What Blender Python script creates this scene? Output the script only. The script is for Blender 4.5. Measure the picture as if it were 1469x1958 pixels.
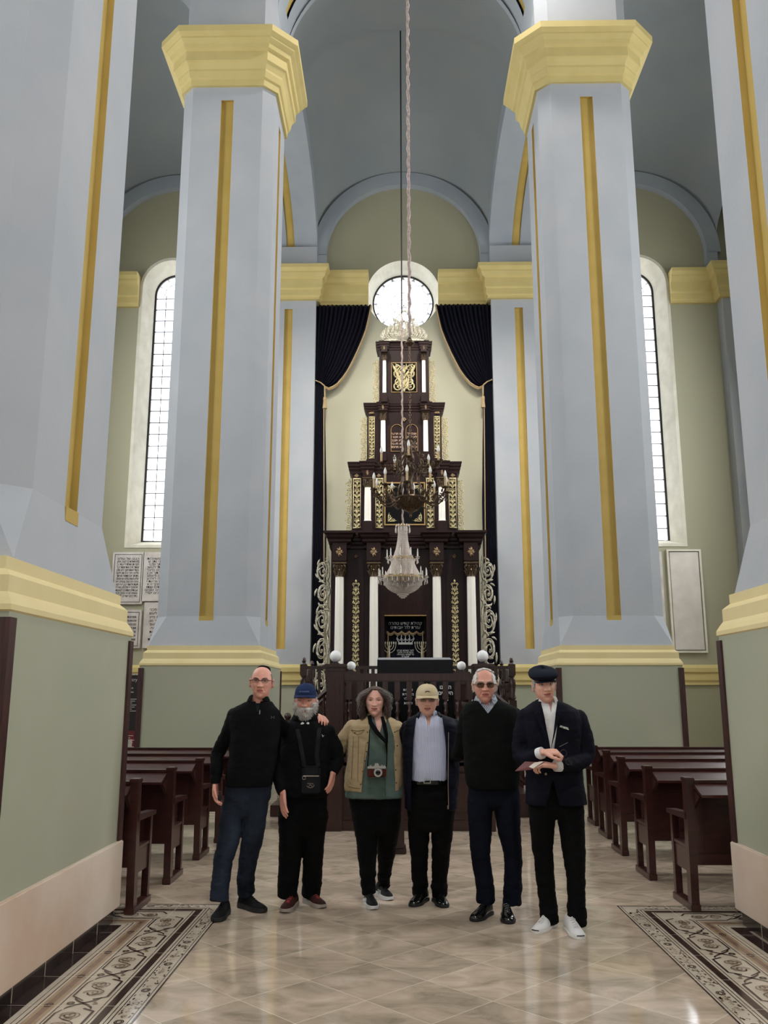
import bpy, bmesh, math, random
from math import sin, cos, pi, sqrt, radians as RAD
from mathutils import Vector, Matrix, noise, Quaternion
import numpy as np
random.seed(7)
for o in list(bpy.data.objects): bpy.data.objects.remove(o)
C = bpy.context.scene
COL = C.collection
# ------------------------------------------------------------ camera
F_PX, PIT, YAW, EYE = 1673.8, .2058, .0157, 1.6
cd = bpy.data.cameras.new('camera'); cam = bpy.data.objects.new('view_camera', cd); COL.objects.link(cam)
cd.sensor_fit = 'HORIZONTAL'; cd.sensor_width = 36; cd.lens = F_PX/1469*36; cd.clip_end = 200
cam.location = (0, 0, EYE); cam.rotation_euler = (pi/2+PIT, 0, YAW); C.camera = cam
def ray(px, py):
    u = (px-734.5)/F_PX; v = -(py-979)/F_PX
    c, s = cos(PIT), sin(PIT); y = c-v*s; z = s+v*c; x = u
    cy, sy = cos(YAW), sin(YAW)
    return Vector((x*cy-y*sy, x*sy+y*cy, z))
def at(px, py, Y):
    r = ray(px, py); return Vector((0, 0, EYE))+r*(Y/r.y)
def fl(px, py, z=0):
    r = ray(px, py); return Vector((0, 0, EYE))+r*((z-EYE)/r.z)
# ------------------------------------------------------------ world, exposure
W = bpy.data.worlds.new('world'); C.world = W; W.use_nodes = True
bg = W.node_tree.nodes['Background']; bg.inputs[0].default_value = (.95, .97, 1, 1); bg.inputs[1].default_value = 8.0
C.view_settings.view_transform = 'Standard'; C.view_settings.look = 'None'
C.view_settings.gamma = 1; C.view_settings.use_curve_mapping = False
C.view_settings.exposure = -0.85
def area(name, loc, direction, sx, sy, energy, col=(1, 1, 1), portal=False, spread=None):
    l = bpy.data.lights.new(name, 'AREA'); l.shape = 'RECTANGLE'; l.size = sx; l.size_y = sy
    l.energy = energy; l.color = col
    if spread: l.spread = spread
    if portal: l.cycles.is_portal = True
    o = bpy.data.objects.new(name, l); COL.objects.link(o); o.location = loc
    o.rotation_euler = Vector(direction).to_track_quat('-Z', 'Y').to_euler()
    return o
XA = .18          # hall axis
SIDE_X = 9.0
# daylight entering by the side windows and the entrance windows
DAY = (.96, .98, 1.0)
for s in (-1, 1):
    for yc, e in ((10.1, 700), (1.0, 560), (18.9, 600)):
        area('window_daylight', (XA+s*(SIDE_X-.02), yc, 8.6), (-s, 0, -.15), 1.9, 7.0, e, DAY)
for xx in (-6.2, 0, 6.2):
    area('window_daylight', (XA+xx, -8.9, 8.0), (0, 1, -.12), 1.9, 7.0, 60, DAY)
for xx in (-6.45, 0, 6.45):
    area('window_portal', (XA+xx, 23.38, 9 if xx else 12.4), (0, -1, 0), 1.5 if xx else 1.8, 8 if xx else 1.8, 1, portal=True)
# ceiling spots that wash the ark wall and the aisle, plus an added fill
area('overhead_light', (XA+1.6, 12.4, 16.0), (-.15, -.32, -1), .5, .5, 620, (1, .95, .9))
area('overhead_light', (XA, .6, 12.5), (0, .55, -1), .6, .6, 85, (1, .95, .9), spread=RAD(60))  # added fill from overhead to brighten the people, not a known lamp
for s in (-1, 1): area('ark_spot', (XA+s*1.9, 16.6, 12.8), (-s*.12, .62, -1), .4, .4, 190, (1, .95, .86), spread=RAD(95))
# ------------------------------------------------------------ materials
def hexc(r, g, b):
    f = lambda c: (c/255/12.92 if c/255 <= .04045 else ((c/255+.055)/1.055)**2.4)
    return (f(r), f(g), f(b), 1)
def newmat(name):
    m = bpy.data.materials.new(name); m.use_nodes = True
    return m, m.node_tree, m.node_tree.nodes['Principled BSDF']
def mat(name, col, rough=.6, metal=0, var=0, vscale=4, bump=0, bscale=60, col2=None, spec=None, coat=0, stretch=None, sheen=0):
    m, nt, p = newmat(name)
    col = tuple(col[:3])+(1,)
    p.inputs['Base Color'].default_value = col; p.inputs['Roughness'].default_value = rough
    p.inputs['Metallic'].default_value = metal
    if spec is not None: p.inputs['Specular IOR Level'].default_value = spec
    if coat: p.inputs['Coat Weight'].default_value = coat; p.inputs['Coat Roughness'].default_value = .08
    if sheen: p.inputs['Sheen Weight'].default_value = sheen
    if var or bump:
        tc = nt.nodes.new('ShaderNodeTexCoord'); mp = nt.nodes.new('ShaderNodeMapping')
        nt.links.new(tc.outputs['Object'], mp.inputs[0])
        if stretch: mp.inputs['Scale'].default_value = stretch
    if var:
        n = nt.nodes.new('ShaderNodeTexNoise'); n.inputs['Scale'].default_value = vscale; n.inputs['Detail'].default_value = 6
        nt.links.new(mp.outputs[0], n.inputs[0])
        r = nt.nodes.new('ShaderNodeMapRange'); r.inputs[1].default_value = .3; r.inputs[2].default_value = .7
        nt.links.new(n.outputs['Fac'], r.inputs[0])
        x = nt.nodes.new('ShaderNodeMixRGB'); nt.links.new(r.outputs[0], x.inputs[0])
        if col2 is None: col2 = tuple(c*(1-var) for c in col[:3])+(1,)
        x.inputs[1].default_value = col; x.inputs[2].default_value = tuple(col2[:3])+(1,)
        nt.links.new(x.outputs[0], p.inputs['Base Color'])
    if bump:
        n2 = nt.nodes.new('ShaderNodeTexNoise'); n2.inputs['Scale'].default_value = bscale; n2.inputs['Detail'].default_value = 3
        nt.links.new(mp.outputs[0], n2.inputs[0])
        b = nt.nodes.new('ShaderNodeBump'); b.inputs['Strength'].default_value = bump; b.inputs['Distance'].default_value = .01
        nt.links.new(n2.outputs['Fac'], b.inputs['Height']); nt.links.new(b.outputs[0], p.inputs['Normal'])
    return m
M = {}
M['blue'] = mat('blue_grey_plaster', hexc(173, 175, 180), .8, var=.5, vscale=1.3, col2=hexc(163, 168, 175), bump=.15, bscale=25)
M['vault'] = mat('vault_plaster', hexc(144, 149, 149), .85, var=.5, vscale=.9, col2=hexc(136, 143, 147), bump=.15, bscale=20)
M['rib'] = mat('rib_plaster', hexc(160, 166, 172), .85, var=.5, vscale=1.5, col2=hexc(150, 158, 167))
M['yellow'] = mat('yellow_paint', hexc(204, 186, 126), .7, var=.4, vscale=3, col2=hexc(196, 178, 116))
M['gold_paint'] = mat('ochre_paint', hexc(184, 157, 84), .7, var=.4, vscale=3, col2=hexc(176, 149, 74))
M['yellow_pale'] = mat('pale_yellow_paint', hexc(216, 200, 152), .7, var=.4, vscale=3, col2=hexc(210, 193, 142))
M['green'] = mat('sage_green_paint', hexc(162, 161, 142), .6, var=.5, vscale=1.6, col2=hexc(153, 157, 137), bump=.08, bscale=15)
M['wood'] = mat('dark_wood', hexc(58, 30, 26), .32, var=.6, vscale=6, col2=hexc(36, 18, 16), stretch=(6, 6, .8), coat=.25)
M['wood_ark'] = mat('ark_wood', hexc(42, 23, 22), .4, var=.5, vscale=5, col2=hexc(30, 16, 16), stretch=(6, 6, .8), spec=.25)
M['wood_strip'] = mat('strip_wood', hexc(70, 38, 34), .4, var=.7, vscale=9, col2=hexc(38, 20, 18), stretch=(8, 8, .7))
M['pew'] = mat('pew_wood', hexc(64, 30, 27), .3, var=.6, vscale=5, col2=hexc(44, 20, 18), stretch=(.8, 6, 6), coat=.35)
M['cream'] = mat('cream_plaster', hexc(222, 219, 204), .8, var=.5, vscale=3, col2=hexc(205, 200, 184), bump=.2, bscale=20)
M['white_col'] = mat('white_column', hexc(232, 228, 220), .35)
M['iron'] = mat('black_iron', hexc(28, 26, 28), .5)
M['gilt'] = mat('gilt_carving', hexc(228, 214, 168), .4, metal=.2, var=.6, vscale=40, col2=hexc(150, 136, 98))
M['silver_gilt'] = mat('silvered_carving', hexc(226, 220, 202), .4, metal=.2, var=.6, vscale=30, col2=hexc(140, 134, 118))
M['bronze_car'] = mat('dark_bronze_carving', hexc(110, 90, 66), .4, metal=.5, var=.7, vscale=60, col2=hexc(52, 38, 30))
M['brass'] = mat('aged_brass', hexc(112, 92, 72), .33, metal=.75, var=.7, vscale=40, col2=hexc(60, 46, 38))
M['brass_line'] = mat('brass_line', hexc(176, 142, 92), .4, metal=.4)
M['globe'] = mat('white_globe', hexc(236, 236, 238), .18)
M['black'] = mat('black_cloth', hexc(8, 8, 10), .9, spec=.2)
M['navy_velvet'] = mat('navy_velvet', hexc(10, 11, 26), .85, spec=.2)
M['fringe'] = mat('gold_fringe', hexc(178, 152, 112), .6)
M['white_line'] = mat('white_embroidery', hexc(205, 205, 205), .6)
M['gold_line'] = mat('gold_embroidery', hexc(190, 165, 115), .5)
M['grout'] = mat('grout', hexc(205, 192, 172), .5)
# ------------------------------------------------------------ mesh helpers
class MB:
    def __init__(s): s.v = []; s.f = []; s.m = []
    def add(s, V, Fc, mi=0, T=None):
        n = len(s.v)
        if T is not None: V = [T @ Vector(p) for p in V]
        s.v.extend([tuple(p) for p in V]); s.f.extend([tuple(i+n for i in q) for q in Fc]); s.m.extend([mi]*len(Fc))
        return s
    def box(s, x0, x1, y0, y1, z0, z1, mi=0, T=None):
        V = [(x, y, z) for z in (z0, z1) for y in (y0, y1) for x in (x0, x1)]
        Fc = [(0, 2, 3, 1), (4, 5, 7, 6), (0, 1, 5, 4), (2, 6, 7, 3), (0, 4, 6, 2), (1, 3, 7, 5)]
        return s.add(V, Fc, mi, T)
    def bbox(s, x0, x1, y0, y1, z0, z1, b=.006, mi=0, T=None):      # bevelled box
        dx, dy, dz = x1-x0, y1-y0, z1-z0; b = min(b, dx*.3, dy*.3, dz*.3)
        bm = bmesh.new(); bmesh.ops.create_cube(bm, size=1)
        for v in bm.verts: v.co = Vector(((x0+x1)/2+v.co.x*dx, (y0+y1)/2+v.co.y*dy, (z0+z1)/2+v.co.z*dz))
        bmesh.ops.bevel(bm, geom=bm.edges[:], offset=b, segments=2, affect='EDGES')
        s.bm(bm, mi, T); return s
    def bm(s, bm, mi=0, T=None):
        bm.verts.index_update(); s.add([v.co.copy() for v in bm.verts], [[v.index for v in f.verts] for f in bm.faces], mi, T); bm.free(); return s
    def rings(s, R, closed=True, cap=True, mi=0, T=None):           # list of rings of equal count
        n = len(R[0]); V = [p for r in R for p in r]; Fc = []
        for i in range(len(R)-1):
            for j in range(n if closed else n-1):
                k = (j+1) % n; Fc.append((i*n+j, i*n+k, (i+1)*n+k, (i+1)*n+j))
        if cap and closed: Fc.append(tuple(range(n-1, -1, -1))); Fc.append(tuple((len(R)-1)*n+j for j in range(n)))
        return s.add(V, Fc, mi, T)
    def tube(s, pts, r, seg=8, mi=0, T=None, cap=True, squash=None, up=None):
        pts = [Vector(p) for p in pts]; n = len(pts)
        if not hasattr(r, '__len__'): r = [r]*n
        R = []; ref = Vector(up) if up else None
        prev = None
        for i, p in enumerate(pts):
            t = (pts[min(i+1, n-1)]-pts[max(i-1, 0)])
            if t.length < 1e-9: t = Vector((0, 0, 1))
            t.normalize()
            if ref is not None: a = ref-t*ref.dot(t)
            elif prev is None:
                a = Vector((1, 0, 0)) if abs(t.x) < .8 else Vector((0, 1, 0)); a = a-t*a.dot(t)
            else: a = prev-t*prev.dot(t)
            if a.length < 1e-6: a = t.orthogonal()
            a.normalize(); prev = a; b = t.cross(a)
            q = squash or 1
            R.append([p+(a*cos(2*pi*k/seg)*q+b*sin(2*pi*k/seg))*r[i] for k in range(seg)])
        return s.rings(R, True, cap, mi, T)
    def lathe(s, prof, c=(0, 0, 0), seg=20, mi=0, T=None, sx=1, sy=1, twist=None):
        R = [[(c[0]+r*cos(2*pi*k/seg)*sx, c[1]+r*sin(2*pi*k/seg)*sy, c[2]+z) for k in range(seg)] for r, z in prof]
        return s.rings(R, True, True, mi, T)
    def ball(s, c, rx, ry=None, rz=None, seg=16, rings=10, mi=0, T=None):
        ry = ry or rx; rz = rz or rx
        R = []
        for i in range(rings+1):
            a = -pi/2+pi*i/rings; rr = max(cos(a), .01)
            R.append([(c[0]+rx*rr*cos(2*pi*k/seg), c[1]+ry*rr*sin(2*pi*k/seg), c[2]+rz*sin(a)) for k in range(seg)])
        return s.rings(R, True, True, mi, T)
    def prism(s, poly, y0, y1, mi=0, T=None, axis='y'):             # poly in (x,z) for axis y; (y,z) for axis x; (x,y) for axis z
        f = {'y': lambda a, b, t: (a, t, b), 'x': lambda a, b, t: (t, a, b), 'z': lambda a, b, t: (a, b, t)}[axis]
        return s.rings([[f(a, b, y0) for a, b in poly], [f(a, b, y1) for a, b in poly]], True, True, mi, T)
    def obj(s, name, mats, parent=None, smooth=False, loc=None, angle=None):
        me = bpy.data.meshes.new(name); me.from_pydata(s.v, [], s.f)
        if not isinstance(mats, (list, tuple)): mats = [mats]
        for m in mats: me.materials.append(m)
        me.polygons.foreach_set('material_index', s.m)
        bm = bmesh.new(); bm.from_mesh(me); bmesh.ops.recalc_face_normals(bm, faces=bm.faces); bm.to_mesh(me); bm.free()
        if smooth: me.polygons.foreach_set('use_smooth', [True]*len(me.polygons))
        if smooth and angle: me.set_sharp_from_angle(angle=RAD(angle))
        me.update()
        o = bpy.data.objects.new(name, me); COL.objects.link(o)
        if parent is not None: o.parent = parent
        if loc is not None: o.location = loc
        return o
def tag(o, label=None, cat=None, group=None, kind=None):
    if label: o['label'] = label
    if cat: o['category'] = cat
    if group: o['group'] = group
    if kind: o['kind'] = kind
    return o
def thing(name, label, cat, loc=(0, 0, 0), rz=0, group=None):
    o = bpy.data.objects.new(name, None); COL.objects.link(o); o.location = loc; o.rotation_euler = (0, 0, rz)
    o.empty_display_size = .1
    return tag(o, label, cat, group)
def copy_tree(o, parent=None, subst=None):
    c = o.copy(); COL.objects.link(c); c.parent = parent
    for ch in list(o.children): copy_tree(ch, c)
    return c
def bake(o):                                                        # apply modifiers without operators
    dg = bpy.context.evaluated_depsgraph_get(); dg.update()
    me = bpy.data.meshes.new_from_object(o.evaluated_get(dg)); o.modifiers.clear(); old = o.data; o.data = me
    bpy.data.meshes.remove(old); return o
def boolean(o, cutters, op='DIFFERENCE'):
    for c in cutters:
        m = o.modifiers.new('b', 'BOOLEAN'); m.object = c; m.operation = op; m.solver = 'EXACT'
    bake(o)
    for c in cutters:
        me = c.data; bpy.data.objects.remove(c); bpy.data.meshes.remove(me)
    return o
def text_mesh(body, size, align='CENTER', extrude=.002, spacing=1.0, bold=0, shear=0):
    cu = bpy.data.curves.new('t', 'FONT'); cu.body = body; cu.size = size; cu.align_x = align; cu.extrude = extrude
    cu.space_character = spacing; cu.offset = bold; cu.shear = shear; cu.resolution_u = 2
    o = bpy.data.objects.new('t', cu); COL.objects.link(o)
    dg = bpy.context.evaluated_depsgraph_get(); dg.update()
    me = bpy.data.meshes.new_from_object(o.evaluated_get(dg))
    V = [v.co.copy() for v in me.vertices]; Fc = [tuple(p.vertices) for p in me.polygons]
    bpy.data.objects.remove(o); bpy.data.curves.remove(cu); bpy.data.meshes.remove(me)
    return V, Fc
UPRIGHT = Matrix.Rotation(pi/2, 4, 'X')                             # text plane -> facing -y
def put_text(mb, body, size, x, y, z, mi=0, **k):
    V, Fc = text_mesh(body, size, **k); mb.add(V, Fc, mi, Matrix.Translation((x, y, z)) @ UPRIGHT)
# ============================================================ SETTING
WALL_Y = 22.5; PIL_OUT = .38
def struct(o): o['kind'] = 'structure'; return o
# floor with diagonal polished marble tiles
def floor_mat():
    m, nt, p = newmat('polished_marble_tiles'); N = nt.nodes; L = nt.links
    tc = N.new('ShaderNodeTexCoord'); mp = N.new('ShaderNodeMapping'); mp.inputs['Rotation'].default_value = (0, 0, RAD(45))
    mp.inputs['Location'].default_value = (3.7401, -3.9680, 0)
    L.new(tc.outputs['Object'], mp.inputs[0])
    sc = N.new('ShaderNodeVectorMath'); sc.operation = 'SCALE'; sc.inputs['Scale'].default_value = 1/.48; L.new(mp.outputs[0], sc.inputs[0])
    fr = N.new('ShaderNodeVectorMath'); fr.operation = 'FRACTION'; L.new(sc.outputs[0], fr.inputs[0])
    flo = N.new('ShaderNodeVectorMath'); flo.operation = 'FLOOR'; L.new(sc.outputs[0], flo.inputs[0])
    sp = N.new('ShaderNodeSeparateXYZ'); L.new(fr.outputs[0], sp.inputs[0])
    def edge(o):
        a = N.new('ShaderNodeMath'); a.operation = 'SUBTRACT'; a.inputs[1].default_value = .5; L.new(o, a.inputs[0])
        b = N.new('ShaderNodeMath'); b.operation = 'ABSOLUTE'; L.new(a.outputs[0], b.inputs[0])
        c = N.new('ShaderNodeMath'); c.operation = 'GREATER_THAN'; c.inputs[1].default_value = .4945; L.new(b.outputs[0], c.inputs[0]); return c
    e1, e2 = edge(sp.outputs[0]), edge(sp.outputs[1])
    mx = N.new('ShaderNodeMath'); mx.operation = 'MAXIMUM'; L.new(e1.outputs[0], mx.inputs[0]); L.new(e2.outputs[0], mx.inputs[1])
    wn = N.new('ShaderNodeTexWhiteNoise'); L.new(flo.outputs[0], wn.inputs[0])
    off = N.new('ShaderNodeVectorMath'); off.operation = 'MULTIPLY_ADD'; off.inputs[1].default_value = (9, 9, 9)
    L.new(wn.outputs['Color'], off.inputs[0]); L.new(tc.outputs['Object'], off.inputs[2])
    n = N.new('ShaderNodeTexNoise'); n.inputs['Scale'].default_value = 2.6; n.inputs['Detail'].default_value = 10; n.inputs['Roughness'].default_value = .62; n.inputs['Distortion'].default_value = 1.1
    mp2 = N.new('ShaderNodeMapping'); mp2.inputs['Scale'].default_value = (1, 1.7, 1); mp2.inputs['Rotation'].default_value = (0, 0, .5)
    L.new(off.outputs[0], mp2.inputs[0]); L.new(mp2.outputs[0], n.inputs[0])
    cr = N.new('ShaderNodeValToRGB'); e = cr.color_ramp.elements
    e[0].position = .28; e[0].color = hexc(150, 136, 118); e[1].position = .75; e[1].color = hexc(214, 200, 182)
    k = e.new(.46); k.color = hexc(184, 167, 148); k = e.new(.58); k.color = hexc(200, 179, 160)
    L.new(n.outputs['Fac'], cr.inputs[0])
    br = N.new('ShaderNodeMapRange'); br.inputs[3].default_value = .86; br.inputs[4].default_value = 1.08; L.new(wn.outputs['Value'], br.inputs[0])
    vm = N.new('ShaderNodeVectorMath'); vm.operation = 'SCALE'; L.new(cr.outputs[0], vm.inputs[0]); L.new(br.outputs[0], vm.inputs['Scale'])
    mix = N.new('ShaderNodeMixRGB'); L.new(mx.outputs[0], mix.inputs[0]); L.new(vm.outputs[0], mix.inputs[1]); mix.inputs[2].default_value = hexc(216, 204, 186)
    L.new(mix.outputs[0], p.inputs['Base Color'])
    p.inputs['Roughness'].default_value = .09; p.inputs['Specular IOR Level'].default_value = .9
    n3 = N.new('ShaderNodeTexNoise'); n3.inputs['Scale'].default_value = 1.5; L.new(tc.outputs['Object'], n3.inputs[0])
    bp = N.new('ShaderNodeBump'); bp.inputs['Strength'].default_value = .06; bp.inputs['Distance'].default_value = .05
    L.new(n3.outputs['Fac'], bp.inputs['Height']); L.new(bp.outputs[0], p.inputs['Normal'])
    return m
M['floor'] = floor_mat()
XL, XR, YB = XA-SIDE_X, XA+SIDE_X, -9.0
struct(MB().box(XL-.8, XR+.8, YB-.8, WALL_Y+1, -.3, 0).obj('floor', M['floor']))
# ---- end wall
def wall_mat():
    m, nt, p = newmat('end_wall_paint'); N = nt.nodes; L = nt.links
    tc = N.new('ShaderNodeTexCoord'); sp = N.new('ShaderNodeSeparateXYZ'); L.new(tc.outputs['Object'], sp.inputs[0])
    def math(op, a, b):
        x = N.new('ShaderNodeMath'); x.operation = op
        for i, q in enumerate((a, b)):
            if q is None: continue
            if isinstance(q, (int, float)): x.inputs[i].default_value = q
            else: L.new(q, x.inputs[i])
        return x.outputs[0]
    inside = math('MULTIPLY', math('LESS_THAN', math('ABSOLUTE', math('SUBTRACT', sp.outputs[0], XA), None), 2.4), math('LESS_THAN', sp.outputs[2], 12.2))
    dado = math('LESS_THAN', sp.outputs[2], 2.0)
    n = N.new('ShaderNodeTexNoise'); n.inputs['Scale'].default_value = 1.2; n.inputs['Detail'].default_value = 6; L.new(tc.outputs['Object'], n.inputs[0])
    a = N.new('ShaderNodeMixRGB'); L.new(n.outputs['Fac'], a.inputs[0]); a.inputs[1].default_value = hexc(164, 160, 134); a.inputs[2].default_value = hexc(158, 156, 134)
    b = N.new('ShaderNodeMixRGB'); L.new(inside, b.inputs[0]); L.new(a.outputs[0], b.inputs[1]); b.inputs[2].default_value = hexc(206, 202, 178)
    c = N.new('ShaderNodeMixRGB'); L.new(math('MULTIPLY', dado, math('SUBTRACT', 1, inside)), c.inputs[0]); L.new(b.outputs[0], c.inputs[1]); c.inputs[2].default_value = hexc(150, 148, 122)
    L.new(c.outputs[0], p.inputs['Base Color']); p.inputs['Roughness'].default_value = .75
    return m
M['endwall'] = wall_mat()
WX = 6.45; WTH = .85                                               # side window offset, wall thickness
def arch_poly(hw, z0, zs, n=20, cx=0):
    P = [(cx-hw, z0), (cx+hw, z0)]
    return P+[(cx+hw*cos(pi*i/n), zs+hw*sin(pi*i/n)) for i in range(n+1)]
GLY = WALL_Y+.62                                                   # plane of the glazing
def arch_cutter(cx, hw0, z00, zs0, hw1, z10, zs1):
    mb = MB(); A = arch_poly(hw0, z00, zs0, cx=cx); B = arch_poly(hw1, z10, zs1, cx=cx)
    d0 = lambda P, y: [(x, y, z) for x, z in P]
    mb.rings([d0(A, WALL_Y-.01), d0(B, GLY-.02), d0(B, WALL_Y+2)]); return mb.obj('cut', M['cream'])
RZ = 12.45                                                         # round window centre height
wall = MB().box(XL-.8, XR+.8, WALL_Y, WALL_Y+WTH, 0, 19).obj('wall_back', [M['endwall'], M['cream']])
cuts = [arch_cutter(XA+s*WX, .82, 5.42, 12.72, .62, 5.62, 12.75) for s in (-1, 1)]
cuts.append(MB().rings([[(XA+r*cos(2*pi*k/48), y, RZ+zo+r*sin(2*pi*k/48)) for k in range(48)] for r, y, zo in ((1.02, WALL_Y-.01, 0), (.86, GLY-.02, 0), (.86, WALL_Y+2, 0))]).obj('cut', M['cream']))
boolean(wall, cuts)
for pl in wall.data.polygons:
    c = pl.center
    if WALL_Y+.0001 < c.y < WALL_Y+WTH-.001 and abs(c.x) < 8.5 and 5 < c.z < 14: pl.material_index = 1
struct(wall)
# cream painted surrounds on the wall face round the three openings
sur = MB()
for s in (-1, 1):
    A = arch_poly(.80, 5.44, 12.72, cx=XA+s*WX); B = arch_poly(.88, 5.36, 12.72, cx=XA+s*WX)
    n = len(A); sur.add([(x, WALL_Y-.02, z) for x, z in A]+[(x, WALL_Y-.02, z) for x, z in B]+[(x, WALL_Y+.02, z) for x, z in A]+[(x, WALL_Y+.02, z) for x, z in B],
        [(i, (i+1) % n, n+(i+1) % n, n+i) for i in range(n)]+[(n+i, n+(i+1) % n, 3*n+(i+1) % n, 3*n+i) for i in range(n)])
struct(sur.obj('trim_1', M['cream']))
# glazing of the windows: iron bars and lead lines, pane
M['pane'], nt, p = newmat('window_glass')
tr = nt.nodes.new('ShaderNodeBsdfTransparent'); gl = nt.nodes.new('ShaderNodeBsdfGlossy'); gl.inputs['Roughness'].default_value = .05
mxs = nt.nodes.new('ShaderNodeMixShader'); mxs.inputs[0].default_value = .06; nt.links.new(tr.outputs[0], mxs.inputs[1]); nt.links.new(gl.outputs[0], mxs.inputs[2])
tr.inputs[0].default_value = (.97, .98, 1, 1)
nt.links.new(mxs.outputs[0], nt.nodes['Material Output'].inputs[0])
def window_arched(idx, cx):
    P = arch_poly(.62, 5.62, 12.75, cx=cx, n=28)
    r = MB(); r.tube([(x, GLY, z) for x, z in P]+[(P[0][0], GLY, P[0][1])], .045, 6)
    for zz in np.arange(5.62+.335, 12.8, .335): r.box(cx-.62, cx+.62, GLY-.008, GLY+.008, zz-.011, zz+.011)
    for dx in (-.31, 0, .31): r.box(cx+dx-.009, cx+dx+.009, GLY-.008, GLY+.008, 5.62, 12.75)
    for a in range(1, 6): r.tube([(cx+.12*cos(pi*a/6), GLY, 12.75+.12*sin(pi*a/6)), (cx+.62*cos(pi*a/6), GLY, 12.75+.62*sin(pi*a/6))], .008, 5)
    r.tube([(cx+.36*cos(pi*a/16), GLY, 12.75+.36*sin(pi*a/16)) for a in range(17)], .009, 5)
    fr = r.obj('window_%d' % idx, M['iron']); struct(fr)
    g = MB(); g.prism(arch_poly(.61, 5.63, 12.75, cx=cx), GLY+.012, GLY+.016); g.obj('glass_pane', M['pane'], fr)
window_arched(1, XA-WX); window_arched(2, XA+WX)
r = MB(); RR = .86
r.tube([(XA+RR*cos(2*pi*k/56), GLY, RZ+RR*sin(2*pi*k/56)) for k in range(57)], .04, 8)
for k in range(16):
    a = 2*pi*k/16; e = Vector((cos(a), 0, sin(a))); cc = Vector((XA, GLY, RZ)); t = Vector((-sin(a), 0, cos(a)))
    r.tube([cc+e*.80, cc+e*.56], .008, 5)
    for sg in (-1, 1): r.tube([cc+e*.78, cc+e*.72+t*.03*sg, cc+e*.68+t*.05*sg], .006, 4)
    b = a+pi/16; e2 = Vector((cos(b), 0, sin(b))); t2 = Vector((-sin(b), 0, cos(b)))
    r.tube([cc+e2*(RR-.02)+(-e2*sin(pi*q/8)*.14)+t2*(.155*cos(pi*q/8)) for q in range(9)], .009, 5)
for rad in (.14, .34): r.tube([(XA+rad*cos(2*pi*k/32), GLY, RZ+rad*sin(2*pi*k/32)) for k in range(33)], .008, 5)
for k in range(8):
    a = 2*pi*k/8; r.tube([(XA+.14*cos(a), GLY, RZ+.14*sin(a)), (XA+.34*cos(a), GLY, RZ+.34*sin(a))], .007, 4)
w3 = struct(r.obj('window_3', M['iron']))
MB().lathe([(.001, 0), (.85, 0), (.85, .004), (.001, .004)], seg=48).obj('glass_pane', M['pane'], w3, loc=(XA, GLY+.014, RZ)).rotation_euler = (-pi/2, 0, 0)
# ---- side walls and entrance wall (with the windows the daylight comes by)
def plain_wall(name, x0, x1, y0, y1, cutboxes):
    w = MB().box(x0, x1, y0, y1, 0, 19).obj(name, M['green'])
    boolean(w, [MB().box(*c).obj('c', M['cream']) for c in cutboxes]); return struct(w)
for s, nm in ((-1, 'wall_left'), (1, 'wall_right')):
    xs = sorted((XA+s*SIDE_X, XA+s*(SIDE_X+.8)))
    plain_wall(nm, xs[0], xs[1], YB, WALL_Y, [(xs[0]-.3, xs[1]+.3, yc-1, yc+1, 5, 12.2) for yc in (10.1, 1.0, 18.9)])
plain_wall('wall_front', XL-.8, XR+.8, YB-.8, YB, [(XA+q-1, XA+q+1, YB-1, YB+.3, 4.4, 11.6) for q in (-6.2, 0, 6.2)])
# ---- wall pilasters
def mould(path, prof, closed=False, mi=0, mb=None):
    """sweep profile (out, z) along a 2-D path, offset to the right-hand side of travel, mitred"""
    mb = mb or MB(); n = len(path); P = [Vector(p) for p in path]; N_ = []
    for i in range(n):
        def nrm(a, b):
            d = (b-a).normalized(); return Vector((d.y, -d.x))
        if closed: n1, n2 = nrm(P[i-1], P[i]), nrm(P[i], P[(i+1) % n])
        else:
            n1 = nrm(P[i-1], P[i]) if i else None; n2 = nrm(P[i], P[i+1]) if i < n-1 else None
            n1 = n1 or n2; n2 = n2 or n1
        k = (n1+n2); k = k/(k.length_squared/2) if k.length > 1e-6 else n1
        N_.append(k)
    R = [[(P[i].x+N_[i].x*o, P[i].y+N_[i].y*o, z) for o, z in prof] for i in range(n)]
    if closed: R.append(R[0])
    return mb.rings(R, True, not closed, mi)
PC = 3.12; PH = .74                                                # pilaster centre offset, half width
corn = [(0, 12.10), (.10, 12.10), (.10, 12.16), (.14, 12.20), (.14, 12.36), (.18, 12.40), (.18, 12.66), (.24, 12.70), (.28, 12.80), (.28, 12.84), (.36, 12.92), (.36, 13.02), (0, 13.02)]
low = [(0, 1.84), (.05, 1.84), (.05, 1.90), (.08, 1.96), (.08, 2.12), (.12, 2.16), (.12, 2.26), (.05, 2.34), (0, 2.34)]
FY = WALL_Y-PIL_OUT
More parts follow.
